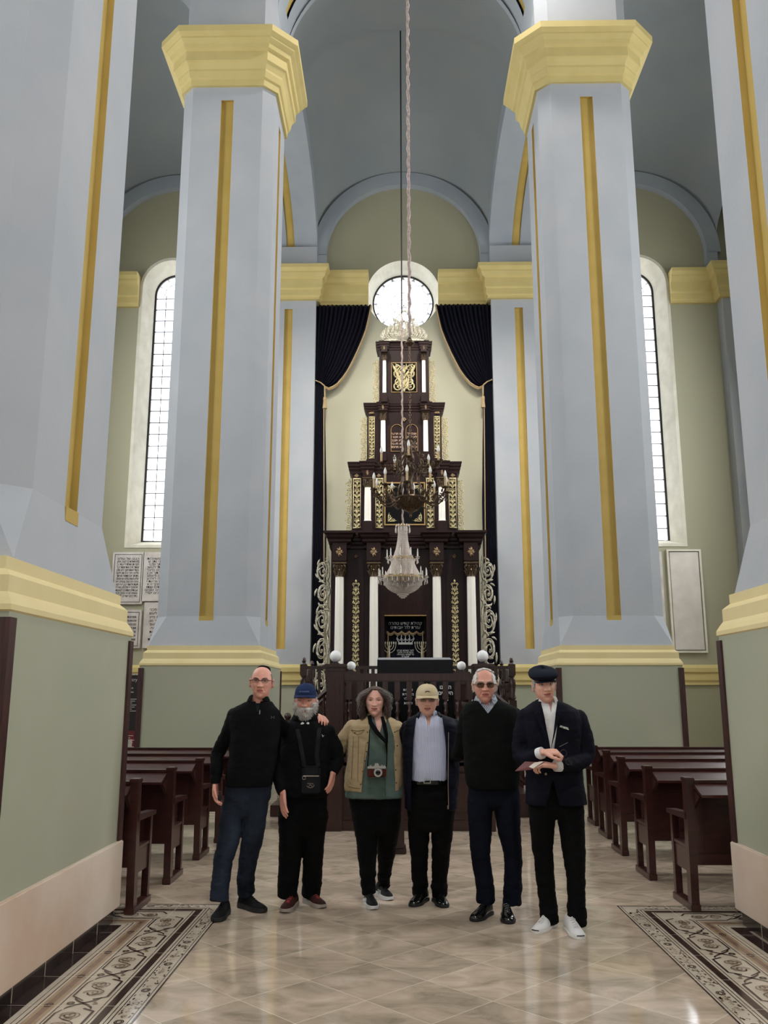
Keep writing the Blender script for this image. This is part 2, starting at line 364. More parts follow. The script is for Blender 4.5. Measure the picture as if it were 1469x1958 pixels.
def recess_face(shaft, strip, o, u, v, w, h, rw, r0, r1, depth, nrm):
    """rectangle at o spanned by u*w, v*h with a sunken strip; shaft gets the flat, strip the sunken part"""
    o, u, v, nrm = map(Vector, (o, u, v, nrm))
    q = lambda a, b, d=0: o+u*a+v*b-nrm*d
    a0, a1 = (w-rw)/2, (w+rw)/2
    for A in ((0, a0, 0, h), (a1, w, 0, h), (a0, a1, 0, r0), (a0, a1, r1, h)):
        shaft.add([q(A[0], A[2]), q(A[1], A[2]), q(A[1], A[3]), q(A[0], A[3])], [(0, 1, 2, 3)])
    V = [q(a0, r0), q(a1, r0), q(a1, r1), q(a0, r1), q(a0, r0, depth), q(a1, r0, depth), q(a1, r1, depth), q(a0, r1, depth)]
    strip.add(V, [(4, 5, 6, 7), (0, 1, 5, 4), (1, 2, 6, 5), (2, 3, 7, 6), (3, 0, 4, 7)])
for s in (-1, 1):
    cx = XA+s*PC
    sh, st = MB(), MB()
    recess_face(sh, st, (cx-PH, FY, 2.3), (1, 0, 0), (0, 0, 1), 2*PH, 9.9, .22, .42, 9.56, .05, (0, -1, 0))
    sh.add([(cx-PH, FY, 2.3), (cx-PH, WALL_Y, 2.3), (cx-PH, WALL_Y, 12.2), (cx-PH, FY, 12.2)], [(0, 1, 2, 3)])
    sh.add([(cx+PH, FY, 2.3), (cx+PH, WALL_Y, 2.3), (cx+PH, WALL_Y, 12.2), (cx+PH, FY, 12.2)], [(0, 1, 2, 3)])
    sh.box(cx-PH, cx+PH, FY, WALL_Y, 13, 13.7)
    t = tag(sh.obj('wall_pilaster', M['blue']), 'blue-grey wall pilaster with a yellow sunken strip, %s of the ark curtains' % ('left' if s < 0 else 'right'), 'pilaster')
    st.obj('yellow_strip', M['gold_paint'], t)
    MB().box(cx-PH, cx+PH, FY, WALL_Y, 0, 2.3).obj('dado', M['green'], t)
    # cornices (path runs so that the offset points to -y)
    def cpath(a, b): return [(XA+s*a, WALL_Y), (XA+s*(PC-PH), WALL_Y), (XA+s*(PC-PH), FY), (XA+s*(PC+PH), FY), (XA+s*(PC+PH), WALL_Y), (XA+s*b, WALL_Y)]
    o1 = .96; o2 = WX-.88
    pa = cpath(o1, o2); pb = [(XA+s*(WX+.88), WALL_Y), (XA+s*8.62, WALL_Y), (XA+s*8.62, FY), (XA+s*SIDE_X, FY)]
    pl = cpath(.9, o2); pl = pl[:-1]+pb[1:]
    if s < 0: pa, pb, pl = pa[::-1], pb[::-1], pl[::-1]
    mb = MB(); mould(pa, corn, mb=mb); mould(pb, corn, mb=mb)
    struct(mb.obj('trim_%d' % (2 if s < 0 else 3), M['yellow']))
    struct(mould(pl, low).obj('trim_%d' % (4 if s < 0 else 5), M['yellow']))
    c2 = MB().box(min(XA+s*8.62, XA+s*SIDE_X), max(XA+s*8.62, XA+s*SIDE_X), FY, WALL_Y, 0, 12.2)
    tag(c2.obj('wall_pilaster', M['blue']), 'narrow blue-grey corner pilaster at the %s end of the end wall' % ('left' if s < 0 else 'right'), 'pilaster')
# ---- lunette ribs on the end wall
def arc_band(cx, zs, r0, r1, y0, y1, n=40, a0=0, a1=pi, mb=None, mi=0):
    mb = mb or MB(); R = []
    for i in range(n+1):
        a = a0+(a1-a0)*i/n; c, s_ = cos(a), sin(a)
        R.append([(cx+r0*c, y0, zs+r0*s_), (cx+r1*c, y0, zs+r1*s_), (cx+r1*c, y1, zs+r1*s_), (cx+r0*c, y1, zs+r0*s_)])
    mb.rings(R, True, True, mi); return mb
ribs = MB()
for cx, rr in ((XA, 2.42), (XA-6.25, 2.40), (XA+6.25, 2.40)):
    arc_band(cx, 13.55, rr-.28, rr+.1, WALL_Y-.22, WALL_Y, mb=ribs)
    for q in (-1, 1): ribs.box(cx+q*(rr-.14)-.15, cx+q*(rr-.14)+.15, WALL_Y-.22, WALL_Y, 13.0, 13.56)
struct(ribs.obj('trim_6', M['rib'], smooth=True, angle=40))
# ---- vaults of the far bay
Y0V, Y1V = 15.25, WALL_Y
def soff(y):
    t = (y-(Y0V+Y1V)/2)/((Y1V-Y0V)/2); return 13.1+1.95*sqrt(max(0, 1-t*t))
def vault(cx, a, mb):
    nx, ny = 40, 30; G = []
    for j in range(ny+1):
        t = j/ny; y = Y0V-.2+(Y1V+.05-Y0V+.2)*t
        s_ = 13.5+1.75*sqrt(max(0, 1-(2*t-1)**2)); A = 16.25-.25*t+.75*sin(pi*t)
        G.append([(cx+a*sin(-pi/2+pi*i/nx), y, s_+(A-s_)*max(0, cos(-pi/2+pi*i/nx))) for i in range(nx+1)])
    mb.rings(G, closed=False)
v = MB(); vault(XA, 2.42, v); vault(XA-6.25, 2.42, v); vault(XA+6.25, 2.42, v)
# flat roof slab above everything and over the nearer bays
v.box(XL-.8, XR+.8, YB-.8, WALL_Y+1, 17.6, 18)
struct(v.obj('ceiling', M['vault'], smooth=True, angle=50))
# longitudinal arches pier -> pilaster, transverse arches at the far piers
arch = MB(); stp = MB()
for s in (-1, 1):
    cx = XA+s*PC; n = 36
    ys = [Y0V+(Y1V-Y0V)*(.5-.5*cos(pi*i/n)) for i in range(n+1)]
    poly = [(y, soff(y)) for y in ys]+[(Y1V, 17.5), (Y0V, 17.5)]
    for x in (cx-PH, cx+PH):
        arch.add([(x, y, soff(y)) for y in ys]+[(x, y, 17.5) for y in ys], [(i, i+1, n+2+i, n+1+i) for i in range(n)])
    for xa, xb, dz, mb_ in ((cx-PH, cx-.11, 0, arch), (cx+.11, cx+PH, 0, arch), (cx-.11, cx+.11, .04, stp)):
        mb_.add([(x, y, soff(y)+dz) for x in (xa, xb) for y in ys], [(i, i+1, n+2+i, n+1+i) for i in range(n)])
YT0, YT1 = 13.86, 15.25
for cx, rr in ((XA, 2.35), (XA-6.25, 2.3), (XA+6.25, 2.3)):
    n = 40; zs = 13.9
    A = [(cx+rr*cos(pi*i/n), zs+rr*sin(pi*i/n)) for i in range(n+1)]
    for y in (YT0, YT1):
        arch.add([(x, y, z) for x, z in A]+[(x, y, 17.5) for x, z in A], [(i, i+1, n+2+i, n+1+i) for i in range(n)])
    ym = (YT0+YT1)/2
    for ya, yb in ((YT0, ym-.12), (ym+.12, YT1)):
        arch.add([(x, y, z) for y in (ya, yb) for x, z in A], [(i, i+1, n+2+i, n+1+i) for i in range(n)])
    k0 = 3
    B = A[k0:-k0]; nb = len(B)
    stp.add([(cx+(x-cx)*1.02, y, zs+(z-zs)*1.02) for y in (ym-.12, ym+.12) for x, z in B], [(i, i+1, nb+i+1, nb+i) for i in range(nb-1)])
    for Bq in (A[:k0+1], A[-k0-1:]):
        m_ = len(Bq); arch.add([(x, y, z) for y in (ym-.12, ym+.12) for x, z in Bq], [(i, i+1, m_+i+1, m_+i) for i in range(m_-1)])
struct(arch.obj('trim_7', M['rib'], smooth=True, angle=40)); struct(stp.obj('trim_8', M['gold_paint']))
# ---- piers
def octo(R, c, z):
    f = R-c
    return [(-f, -R, z), (f, -R, z), (R, -f, z), (R, f, z), (f, R, z), (-f, R, z), (-R, f, z), (-R, -f, z)]
HX = .945
M['marble'] = mat('cream_pink_marble', hexc(222, 208, 194), .16, var=.8, vscale=1.5, col2=hexc(205, 178, 158), spec=.6)
M['black_marble'] = mat('black_veined_marble', hexc(34, 26, 26), .14, var=.6, vscale=7, col2=hexc(66, 52, 48), spec=.6)
def pier(cx, cy, near, label, strips):
    HY = 1.075 if near else 1.0
    t = thing('pillar', label, 'pillar', (cx, cy, 0))
    MB().box(-HX, HX, -HY, HY, .1 if near else 0, 2.05).obj('plinth', M['green'], t)
    if near:
        MB().bbox(-HX-.025, HX+.025, -HY-.025, HY+.025, .1, .56, .008).obj('marble_skirting', M['marble'], t)
        k = MB().box(-HX+.01, HX-.01, -HY+.01, HY-.01, 0, .1); 
        k.obj('black_base', M['black_marble'], t)
        g = MB()
        for q in np.arange(-HY+.45, HY, .45):
            for sx in (-1, 1): g.box(sx*(HX-.0095)-.0015, sx*(HX-.0095)+.0015, q-.0025, q+.0025, 0, .1)
        g.obj('tile_joints', M['grout'], t)
    # base moulding: rectangular rings
    mb = MB(); R = []
    for o, z in ((.0, 2.03), (.012, 2.04), (.012, 2.07), (-.01, 2.11), (-.03, 2.14), (-.03, 2.23), (-.05, 2.25), (-.075, 2.27), (-.075, 2.34), (-.2, 2.34)):
        a, b = HX+o, HY+o; R.append([(-a, -b, z), (a, -b, z), (a, b, z), (-a, b, z)])
    mb.rings(R); mb.obj('base_moulding', M['yellow_pale'], t)
    # broach: square to octagon
    sh, st = MB(), MB(); q0 = [(-.865, -.9), (.865, -.9), (.865, .9), (-.865, .9)]
    Rr, c = .82, .2; zb, zt = 2.34, 2.80; O = octo(Rr, c, zt)
    sq = [(x, y, zb) for x, y in q0]
    sh.add(sq+O, [(0, 1, 5, 4), (1, 6, 5), (1, 2, 7, 6), (2, 8, 7), (2, 3, 9, 8), (3, 10, 9), (3, 0, 11, 10), (0, 4, 11)])
    f = Rr-c; H = 12.2-zt
    # the sunken strip runs down into the broach; flat faces with strips from zt up
    for ang in range(4):
        T = Matrix.Rotation(ang*pi/2, 4, 'Z')
        a_, b_ = MB(), MB()
        recess_face(a_, b_, (-f, -Rr, zt), (1, 0, 0), (0, 0, 1), 2*f, H, .22, .004, 11.92-zt, .05, (0, -1, 0))
        b_.box(-.11, .11, -Rr-.012, -Rr+.05, zt-.09, zt+.004)
        sh.add(a_.v, a_.f, 0, T); st.add(b_.v, b_.f, 0, T)
        sh.add([(f, -Rr, zt), (Rr, -f, zt), (Rr, -f, zt+H), (f, -Rr, zt+H)], [(0, 1, 2, 3)], 0, T)
    sh.rings([octo(Rr, c, 13.0), octo(Rr, c, 17.5)])
    sh.obj('shaft', M['blue'], t); st.obj('yellow_strip', M['gold_paint'], t)
    prof = [(0, 12.18), (.05, 12.18), (.06, 12.30), (.09, 12.32), (.12, 12.42), (.12, 12.46), (.17, 12.56), (.20, 12.58), (.20, 12.76), (.25, 12.79), (.27, 12.86), (.34, 12.92), (.34, 12.95), (.41, 13.0), (.41, 13.12), (0, 13.2)]
    MB().rings([octo(Rr+o, c+o*.5, z) for o, z in prof]).obj('capital', M['yellow'], t)
    for sx, sy in strips:
        w = MB(); x, y = sx*(HX-.005), sy*(HY-.005)
        pr_ = [(-.02, -.02), (.035, -.02), (.035, .015), (.015, .035), (-.02, .035)]
        # L-shaped cover over the corner
        pts = [(x+sx*.022, y+sy*.022), (x+sx*.022, y-sy*.06), (x, y-sy*.06), (x, y), (x-sx*.06, y), (x-sx*.06, y+sy*.022)]
        w.prism(pts, .56 if near else .05, 2.0, axis='z'); w.obj('corner_board', M['wood_strip'], t)
    return t
pier(XA-3.17, 5.66, True, 'near blue-grey pillar at the left edge, with marble skirting at its foot', [(1, -1), (1, 1)])
pier(XA+3.20, 5.66, True, 'near blue-grey pillar at the right edge, with marble skirting at its foot', [(-1, 1), (-1, -1)])
pier(XA-3.17, 14.48, False, 'tall blue-grey pillar with yellow capital behind the left pews', [(-1, -1), (1, 1)])
pier(XA+3.17, 14.48, False, 'tall blue-grey pillar with yellow capital behind the right pews', [(1, -1), (-1, -1)])
# ============================================================ FLOOR BORDER (inlaid tiles)
def ribbon(mb, pts, w, f, z, mi):
    """flat ribbon along 2-D points; f maps (u, v) to the floor"""
    n = len(pts); V = []
    for i in range(n):
        a = Vector(pts[max(i-1, 0)]); b = Vector(pts[min(i+1, n-1)]); d = b-a
        if d.length < 1e-9: d = Vector((1, 0))
        d.normalize(); nn = Vector((-d.y, d.x)); ww = w[i] if hasattr(w, '__len__') else w
        for q in (-.5, .5):
            P = Vector(pts[i])+nn*ww*q; x, y = f(P.x, P.y); V.append((x, y, z))
    mb.add(V, [(2*i, 2*i+1, 2*i+3, 2*i+2) for i in range(n-1)], mi)
M['b_light'] = mat('border_light_tile', hexc(205, 194, 178), .15, var=.5, vscale=6, col2=hexc(190, 178, 160), spec=.6)
M['b_dark'] = mat('border_dark_tile', hexc(48, 36, 33), .15, var=.6, vscale=20, col2=hexc(70, 52, 46), spec=.6)
M['b_brown'] = mat('border_brown_tile', hexc(120, 98, 84), .15, var=.6, vscale=12, col2=hexc(142, 118, 98), spec=.6)
M['b_line'] = mat('border_line_tile', hexc(86, 74, 66), .15, spec=.6)
M['b_tan'] = mat('border_tan_tile', hexc(172, 150, 124), .15, var=.6, vscale=9, col2=hexc(150, 128, 106), spec=.6)
BO, BY = 1.506, 7.28
rb = random.Random(3)
for s in (-1, 1):
    mb = MB()
    def strip(v0, v1, mi, z):
        a, b = BO+v0, BO+v1
        P = [(XA+s*a, -1.5), (XA+s*a, BY-v0), (XA+s*8.4, BY-v0), (XA+s*b, -1.5), (XA+s*b, BY-v1), (XA+s*8.4, BY-v1)]
        mb.add([(x, y, z) for x, y in P], [(0, 1, 4, 3), (1, 2, 5, 4)], mi)
    Z = .0012
    strip(0, .73, 0, Z)
    for a, b, c in ((0, .010, 1), (.024, .028, 3), (.118, .124, 1), (.140, .146, 3), (.163, .208, 1), (.222, .228, 3), (.455, .461, 1), (.478, .500, 4), (.500, .535, 2), (.535, .556, 4), (.570, .576, 1), (.600, .604, 3), (.638, .73, 5)):
        strip(a, b, c, Z*2)
    arms = [(lambda u, v: (XA+s*(BO+v), BY-.35-u), 15), (lambda u, v: (XA+s*(BO+.35+u), BY-v), 12)]
    for f, n in arms:
        for k in range(n):
            u0 = k*.48
            # outer running band: ovals and small dashes
            for rr in (.022, .013): ribbon(mb, [(u0+.24+rr*1.3*cos(t*pi/8), .072+rr*sin(t*pi/8)) for t in range(17)], .006, f, Z*3, 1)
            for q in range(22):
                uu = u0+rb.uniform(-.2, .2); vv = rb.choice((.038, .042, .1, .105, .05, .095))+rb.uniform(-.004, .004)
                ribbon(mb, [(uu, vv), (uu+rb.uniform(.008, .03), vv+rb.uniform(-.01, .01))], rb.uniform(.004, .012), f, Z*3, rb.choice((1, 1, 2)))
            for q in range(10):
                uu = u0+rb.uniform(-.2, .2); R_ = rb.uniform(.008, .016)
                ribbon(mb, [(uu+R_*cos(t*.7), .07+R_*sin(t*.7)) for t in range(7)], .004, f, Z*3, 2)
            # brown band ovals
            for rr in (.02, .01): ribbon(mb, [(u0+rr*1.4*cos(t*pi/8), .517+rr*sin(t*pi/8)) for t in range(17)], .006, f, Z*3, 1)
            # cartouche: dark angular bracket each side, curls, scrollwork
            ribbon(mb, [(u0+.05, .315), (u0+.09, .25), (u0+.35, .25), (u0+.39, .315)], .014, f, Z*3, 1)
            ribbon(mb, [(u0+.07, .42), (u0+.12, .438), (u0+.34, .438), (u0+.41, .36)], [.004, .01, .012, .006], f, Z*3, 1)
            for sg in (-1, 1):
                for c0, r0 in ((u0+.15, .045), (u0+.29, .045)):
                    pts = [(c0+sg*0+r0*(1-t/22)*cos(sg*t*.55+pi/2), .345+sg*.012+r0*(1-t/22)*sin(sg*t*.55+pi/2)) for t in range(20)]
                    ribbon(mb, pts, [.009*(1-t/24) for t in range(20)], f, Z*4, 2)
            ribbon(mb, [(u0+.12+t*.02, .345+.05*sin(t*.63)) for t in range(11)], .006, f, Z*3, 3)
            ribbon(mb, [(u0+.2+.018*cos(t*pi/5), .345+.018*sin(t*pi/5)) for t in range(11)], .014, f, Z*3, 4)
            # joining knot between cartouches: crossing ribbons with an eye
            for sg in (-1, 1):
                ribbon(mb, [(u0+.36+t*.02, .345+sg*.07*cos(t*pi/9)) for t in range(10)], [.006+.010*sin(t*pi/9) for t in range(10)], f, Z*3, 1)
            ribbon(mb, [(u0+.455+.016*cos(t*pi/5), .41+.016*sin(t*pi/5)) for t in range(11)], .012, f, Z*4, 1)
            ribbon(mb, [(u0+.43+t*.006, .28+.012*sin(t)) for t in range(8)], .010, f, Z*4, 2)
            ribbon(mb, [(u0+.02, 0), (u0+.02, .73)], .003, f, Z*5, 6)
    o = mb.obj('trim_%d' % (9 if s < 0 else 10), [M['b_light'], M['b_dark'], M['b_brown'], M['b_line'], M['b_tan'], M['black_marble'], M['grout']]); struct(o)

# ============================================================ PEWS
def pew(s, x0, x1, Y, label, ledge=.17, group='dark wooden pews beside the aisle'):
    """s = -1 left of the aisle, +1 right; x0 the aisle end, x1 the far end"""
    t = thing('pew', label, 'pew', (x0, Y, 0), 0, group)
    L = abs(x1-x0)*s
    def ends(xe, sgn, name):
        mb = MB(); w = .06
        xa, xb = sorted((xe, xe+sgn*w))
        lean = Matrix.Shear('XZ', 4, (0, 0)) 
        # rear post, slightly raked
        P = [(0, 0), (.085, 0), (.045, .95), (-.045, .95)]
        mb.prism([(y, z) for y, z in P], xa, xb, axis='x')
        mb.bbox(xa-.008, xb+.008, -.058, .055, .945, .975, .006)
        # front post, sled foot, armrest, seat end panel
        mb.bbox(xa+.004, xb-.004, .375, .435, .05, .66, .004)
        mb.bbox(xa-.006, xb+.006, -.012, .455, 0, .055, .005)
        mb.prism([(-.0, .665), (.47, .655), (.485, .665), (.485, .685), (.47, .69), (0, .715)], xa-.008, xb+.008, axis='x')
        mb.bbox(xa+.015, xb-.015, .05, .40, .27, .44, .003)
        mb.prism([(.02, .44), (.41, .45), (.41, .47), (.02, .465)], xa+.008, xb-.008, axis='x')
        return mb.obj(name, M['pew'], t)
    ends(0, s, 'end_frame'); ends(L-s*.06, s, 'end_frame')
    a, b = sorted((s*.06, L-s*.06))
    MB().bbox(a, b, .05, .42, .43, .455, .004).bbox(a, b, .36, .39, .36, .43, .003).obj('seat', M['pew'], t)
    bk = MB()
    Tb = Matrix.Shear('XY', 4, (0, 0)); Tb = Matrix(((1, 0, 0, 0), (0, 1, -.047, .04), (0, 0, 1, 0), (0, 0, 0, 1)))
    bk.bbox(a, b, -.008, .008, .34, .90, .003, 0, Tb)
    bk.bbox(a, b, -.02, .02, .33, .41, .004, 0, Tb); bk.bbox(a, b, -.02, .02, .80, .93, .004, 0, Tb)
    n = max(2, int(abs(L)/.8))
    for k in range(n+1):
        x = a+(b-a)*k/n; bk.bbox(max(a, x-.04), min(b, x+.04), -.018, .018, .41, .80, .003, 0, Tb)
        if k < n:
            xa, xb = x+.07, a+(b-a)*(k+1)/n-.07
            bk.bbox(xa, xb, -.014, -.006, .44, .77, .005, 0, Tb)
    bk.obj('backrest', M['pew'], t)
    ld = MB(); ld.prism([(-.03, .935), (-.03-ledge, .865), (-.03-ledge, .845), (-.02, .905)], a, b, axis='x')
    ld.bbox(a, b, -.045, .03, .925, .955, .008)
    for xx in (a+.0, b-.025): ld.prism([(0, .90), (-ledge*.9, .845), (-ledge*.5, .80), (.0, .74)], xx, xx+.025, axis='x')
    ld.obj('book_ledge', M['pew'], t)
    return t
nm = ['nearest', 'second', 'third', 'fourth', 'farthest']
for k, Y in enumerate((6.93, 8.0, 9.13, 10.15, 11.25)):
    pew(-1, -1.97, -7.6, Y, '%s pew on the left of the aisle, %s' % (nm[k], ['just behind the near left pillar', 'dark wood', 'dark wood', 'ending beside the man in jeans', 'the last before the far pillar'][k]), ledge=.11 if k == 0 else .19)
for k, (x, Y) in enumerate(((2.21, 7.10), (2.21, 8.23), (2.27, 9.43), (2.37, 10.5), (2.45, 11.5))):
    pew(1, x, 7.9, Y, '%s pew on the right of the aisle, %s' % (nm[k], ['just behind the near right pillar', 'dark wood', 'dark wood', 'dark wood', 'ending behind the man in the flat cap'][k]), ledge=.19)

# ============================================================ CARVED ORNAMENT
def spiral(mb, cx, cz, r, a0, sg, turns, y, th, mi=0, seg=5, T=None, sq=1):
    n = max(8, int(turns*11)); pts = []; R = []
    for i in range(n+1):
        t = i/n; a = a0+sg*turns*2*pi*t; rr = r*(1-.86*t)
        pts.append((cx+rr*cos(a), y-.25*th*t, cz+rr*sin(a))); R.append(th*(1-.5*t))
    mb.tube(pts, R, seg, mi, T); mb.ball(pts[-1], th*1.15, th*.9, th*1.15, 6, 4, mi, T)
def leaf(mb, x, z, ang, L, w, y, mi=0, curl=.6, T=None):
    n = 5; pts = []; R = []
    for i in range(n+1):
        t = i/n; a = ang+curl*t*t
        pts.append((x+L*t*cos(ang+curl*t*.5), y-.3*w*sin(pi*t), z+L*t*sin(ang+curl*t*.5))); R.append(w*(.25+.9*sin(pi*min(1, t*1.05+.1)))*.6)
    R[-1] = w*.08; mb.tube(pts, R, 4, mi, T)
def lace_panel(w, h, y=0, frame=True, cells=None, th=None, crown=False):
    """upright symmetrical arabesque, centred on x=0, from z=0 to h"""
    mb = MB(); th = th or w*.072
    cells = cells or max(2, round(h/(w*1.3))); ch = h/cells
    if frame:
        for x in (-w/2, w/2): mb.box(x-th*.7, x+th*.7, y-th, y+th*.4, 0, h)
        for z in (0, h): mb.box(-w/2-th, w/2+th, y-th, y+th*.4, z-th*1.4, z+th*1.4)
    iw = w*(.42 if frame else .5)
    for k in range(cells):
        z0 = k*ch
        for sg in (-1, 1):
            spiral(mb, sg*iw*.52, z0+ch*.30, iw*.46, pi/2 if sg > 0 else pi/2, -sg, 1.3, y, th)
            spiral(mb, sg*iw*.46, z0+ch*.74, iw*.40, -pi/2, sg, 1.2, y, th*.9)
            leaf(mb, 0, z0+ch*.05, pi/2-sg*.9, iw*.9, th*2.2, y, 0, sg*.8)
            leaf(mb, 0, z0+ch*.5, pi/2-sg*.7, iw*.8, th*2.0, y, 0, sg*.9)
            leaf(mb, sg*iw*.3, z0+ch*.9, pi/2-sg*1.3, iw*.6, th*1.6, y, 0, sg*.5)
        mb.tube([(0, y, z0), (0, y-th*.5, z0+ch*.5), (0, y, z0+ch)], [th*.7, th*.5, th*.7], 5)
        mb.ball((0, y-th*.4, z0+ch*.52), th*1.7, th*1.2, th*2.6, 8, 5)
        mb.ball((0, y-th*.2, z0+ch*.02), th*1.3, th, th*1.6, 6, 4)
    if crown:
        for sg in (-1, 1):
            spiral(mb, sg*w*.28, h+w*.35, w*.24, -pi/2, sg, 1.0, y, th)
            leaf(mb, 0, h+w*.55, pi/2-sg*.55, w*.45, th*2.2, y, 0, sg*.9)
        leaf(mb, 0, h+w*.5, pi/2, w*.55, th*2.5, y, 0, 0)
        mb.ball((0, y, h+w*.45), th*2, th, th*2, 8, 5)
    return mb
def vine(h, w, sg, n, y=0, grow=1.0):
    """tall side scroll: stretched volutes on one running stem, leaves following the curves"""
    mb = MB(); sizes = [grow**k for k in range(n)]; tot = sum(sizes); z = 0
    for k in range(n):
        hh = h*sizes[k]/tot; ww = w*(.78+.22*sizes[k]/sizes[0]); r = ww*.5; cz = z+hh*.5; cx = sg*ww*.52
        th = w*.052; d = sg if k % 2 == 0 else -sg; ks = hh/(2.08*r)
        def coil(r0, r1, a0, turns, t0, t1, yy, seg=5):
            m_ = max(8, int(turns*14)); P = []; R = []
            for i in range(m_+1):
                t = i/m_; a = a0+d*turns*2*pi*t; rr = r0+(r1-r0)*t
                P.append((cx+rr*cos(a), yy, cz+rr*ks*sin(a))); R.append(t0+(t1-t0)*t)
            mb.tube(P, R, seg)
        coil(r*.98, r*.10, -pi/2-d*.3, 2.2, th*1.15, th*.7, y); mb.ball((cx+r*.05, y-th*.3, cz), th*1.5, th, th*1.7, 8, 5)
        coil(r*.80, r*.42, -pi/2+d*.5, .95, th*.4, th*.95, y-.4*th, 4)
        for q, a0 in enumerate((.1, .75, 1.4, 2.1, 2.8, 3.5, 4.2, 4.9, 5.6)):
            a0 = a0-pi/2; P = []; R = []; out_ = q % 2 == 0
            for i in range(6):
                t = i/5; aa = a0+d*t*(.65 if out_ else .9); rr = r*((.93+.26*t**1.4) if out_ else (.72-.34*t))
                x_ = cx+rr*cos(aa); lo, hi = sorted((0, sg*ww*1.08)); P.append((min(max(x_, lo), hi), y-.5*th*sin(pi*t), cz+rr*ks*sin(aa))); R.append(th*(.3+1.15*sin(pi*min(1, t*.9+.08))))
            mb.tube(P, R, 4)
        mb.tube([(sg*.05*w, y, z-hh*.12), (sg*ww*.16, y, z+hh*.06), (sg*ww*.03, y, z+hh*.5), (sg*ww*.10, y, z+hh*.97)], [th*1.1, th*.8, th*.6, th*.9], 4)
        leaf(mb, sg*ww*.55, z+hh*.0, pi/2-sg*1.2, r*.75, th*1.9, y, 0, sg*.9); leaf(mb, sg*ww*.5, z+hh*.02, -pi/2-sg*.4, r*.7, th*1.8, y, 0, -sg*.9); leaf(mb, sg*ww*.2, z+hh*.02, pi/2+sg*.2, r*.8, th*1.7, y, 0, -sg*.3)
        z += hh
    spiral(mb, sg*w*.25, h+w*.05, w*.16, -pi/2, -sg, 1.0, y, w*.03); leaf(mb, sg*w*.12, h, pi/2, w*.4, w*.07, y, 0, -sg*.6)
    return mb
def corinthian(mb, x, y, z0, w, h):
    """capital from z0 (neck) up by h, width w at the abacus"""
    mb.lathe([(w*.30, 0), (w*.31, h*.1), (w*.29, h*.14), (w*.30, h*.5), (w*.40, h*.85), (w*.34, h*.88)], (x, y, z0), 16)
    mb.box(x-w*.5, x+w*.5, y-w*.5, y+w*.5, z0+h*.88, z0+h)
    for row, (zz, rr, LL, nn, off) in enumerate(((.1, .31, .38, 8, 0), (.36, .33, .40, 8, .39))):
        for k in range(nn):
            a = k*2*pi/nn+off; c, s_ = cos(a), sin(a)
            pts = [(x+w*rr*c, y+w*rr*s_, z0+h*zz), (x+w*(rr+.03)*c, y+w*(rr+.03)*s_, z0+h*(zz+LL*.6)), (x+w*(rr+.14)*c, y+w*(rr+.14)*s_, z0+h*(zz+LL)), (x+w*(rr+.17)*c, y+w*(rr+.17)*s_, z0+h*(zz+LL*.82))]
            mb.tube(pts, [w*.05, w*.085, w*.06, w*.02], 5)
    for sx in (-1, 1):
        for sy in (-1, 1):
            T = Matrix.Translation((x+sx*w*.38, y+sy*w*.38, z0+h*.78)) @ Matrix.Rotation(sx*sy*-pi/4, 4, 'Z')
            spiral(mb, 0, 0, w*.12, pi/2, sx, 1.2, 0, w*.03, T=T)
def fluted(mb, x, y, z0, z1, r, mi=0):
    n = 24; P = lambda rr, z: [(x+rr*(1-.06*(k % 2))*cos(2*pi*k/n), y+rr*(1-.06*(k % 2))*sin(2*pi*k/n), z) for k in range(n)]
    mb.lathe([(r*1.18, z0), (r*1.2, z0+r*.25), (r*1.08, z0+r*.35), (r*1.05, z0+r*.5)], (x, y, 0), 20, mi)
    mb.rings([P(r, z0+r*.5), P(r*.98, (z0+z1)/2), P(r*.92, z1)], True, True, mi)

# ============================================================ THE ARK
AY = 20.30; AXC = XA-.005
def zz(py, Y=AY): return at(772, py, Y).z
def hw(dpx, py, Y=AY):                                           # half width in metres for an offset in pixels at that height
    z = zz(py, Y); return dpx*((Y*cos(PIT)+(z-EYE)*sin(PIT)))/F_PX
ark = thing('torah_ark', 'tall dark wooden ark of four tiers with white columns and gilded carving', 'torah ark', (AXC, AY, 0))
PLAT = 1.15
def cornice(mb, hwid, yf, z0, z1, blocks, bw, n=4, dy=.55, out=.10):
    H = z1-z0
    prof = [(0, 0), (.25, 0), (.3, .2), (.55, .38), (.55, .5), (.8, .62), (.85, .82), (1, .88), (1, 1), (0, 1)]
    def ring(xa, xb, ya, yb, o, z): return [(xa-o, ya-o, z), (xb+o, ya-o, z), (xb+o, yb, z), (xa-o, yb, z)]
    mb.rings([ring(-hwid, hwid, yf, yf+dy, out*o, z0+H*q) for o, q in prof])
    for bx in blocks:
        mb.rings([ring(bx-bw, bx+bw, yf-out*1.1, yf+dy, out*o, z0+H*q) for o, q in prof])
P_ = lambda: MB()
tiers = [  # body half px, y bottom, y top (body), cornice top y, cornice half px, front offset
    dict(b=141, yb=1270, yt=1050, yc=1022, yf=0.0),
    dict(b=101, yb=1022, yt=903, yc=881, yf=.14),
    dict(b=71.5, yb=881, yt=780, yc=766, yf=.24),
    dict(b=48, yb=766, yt=660, yc=645, yf=.32)]
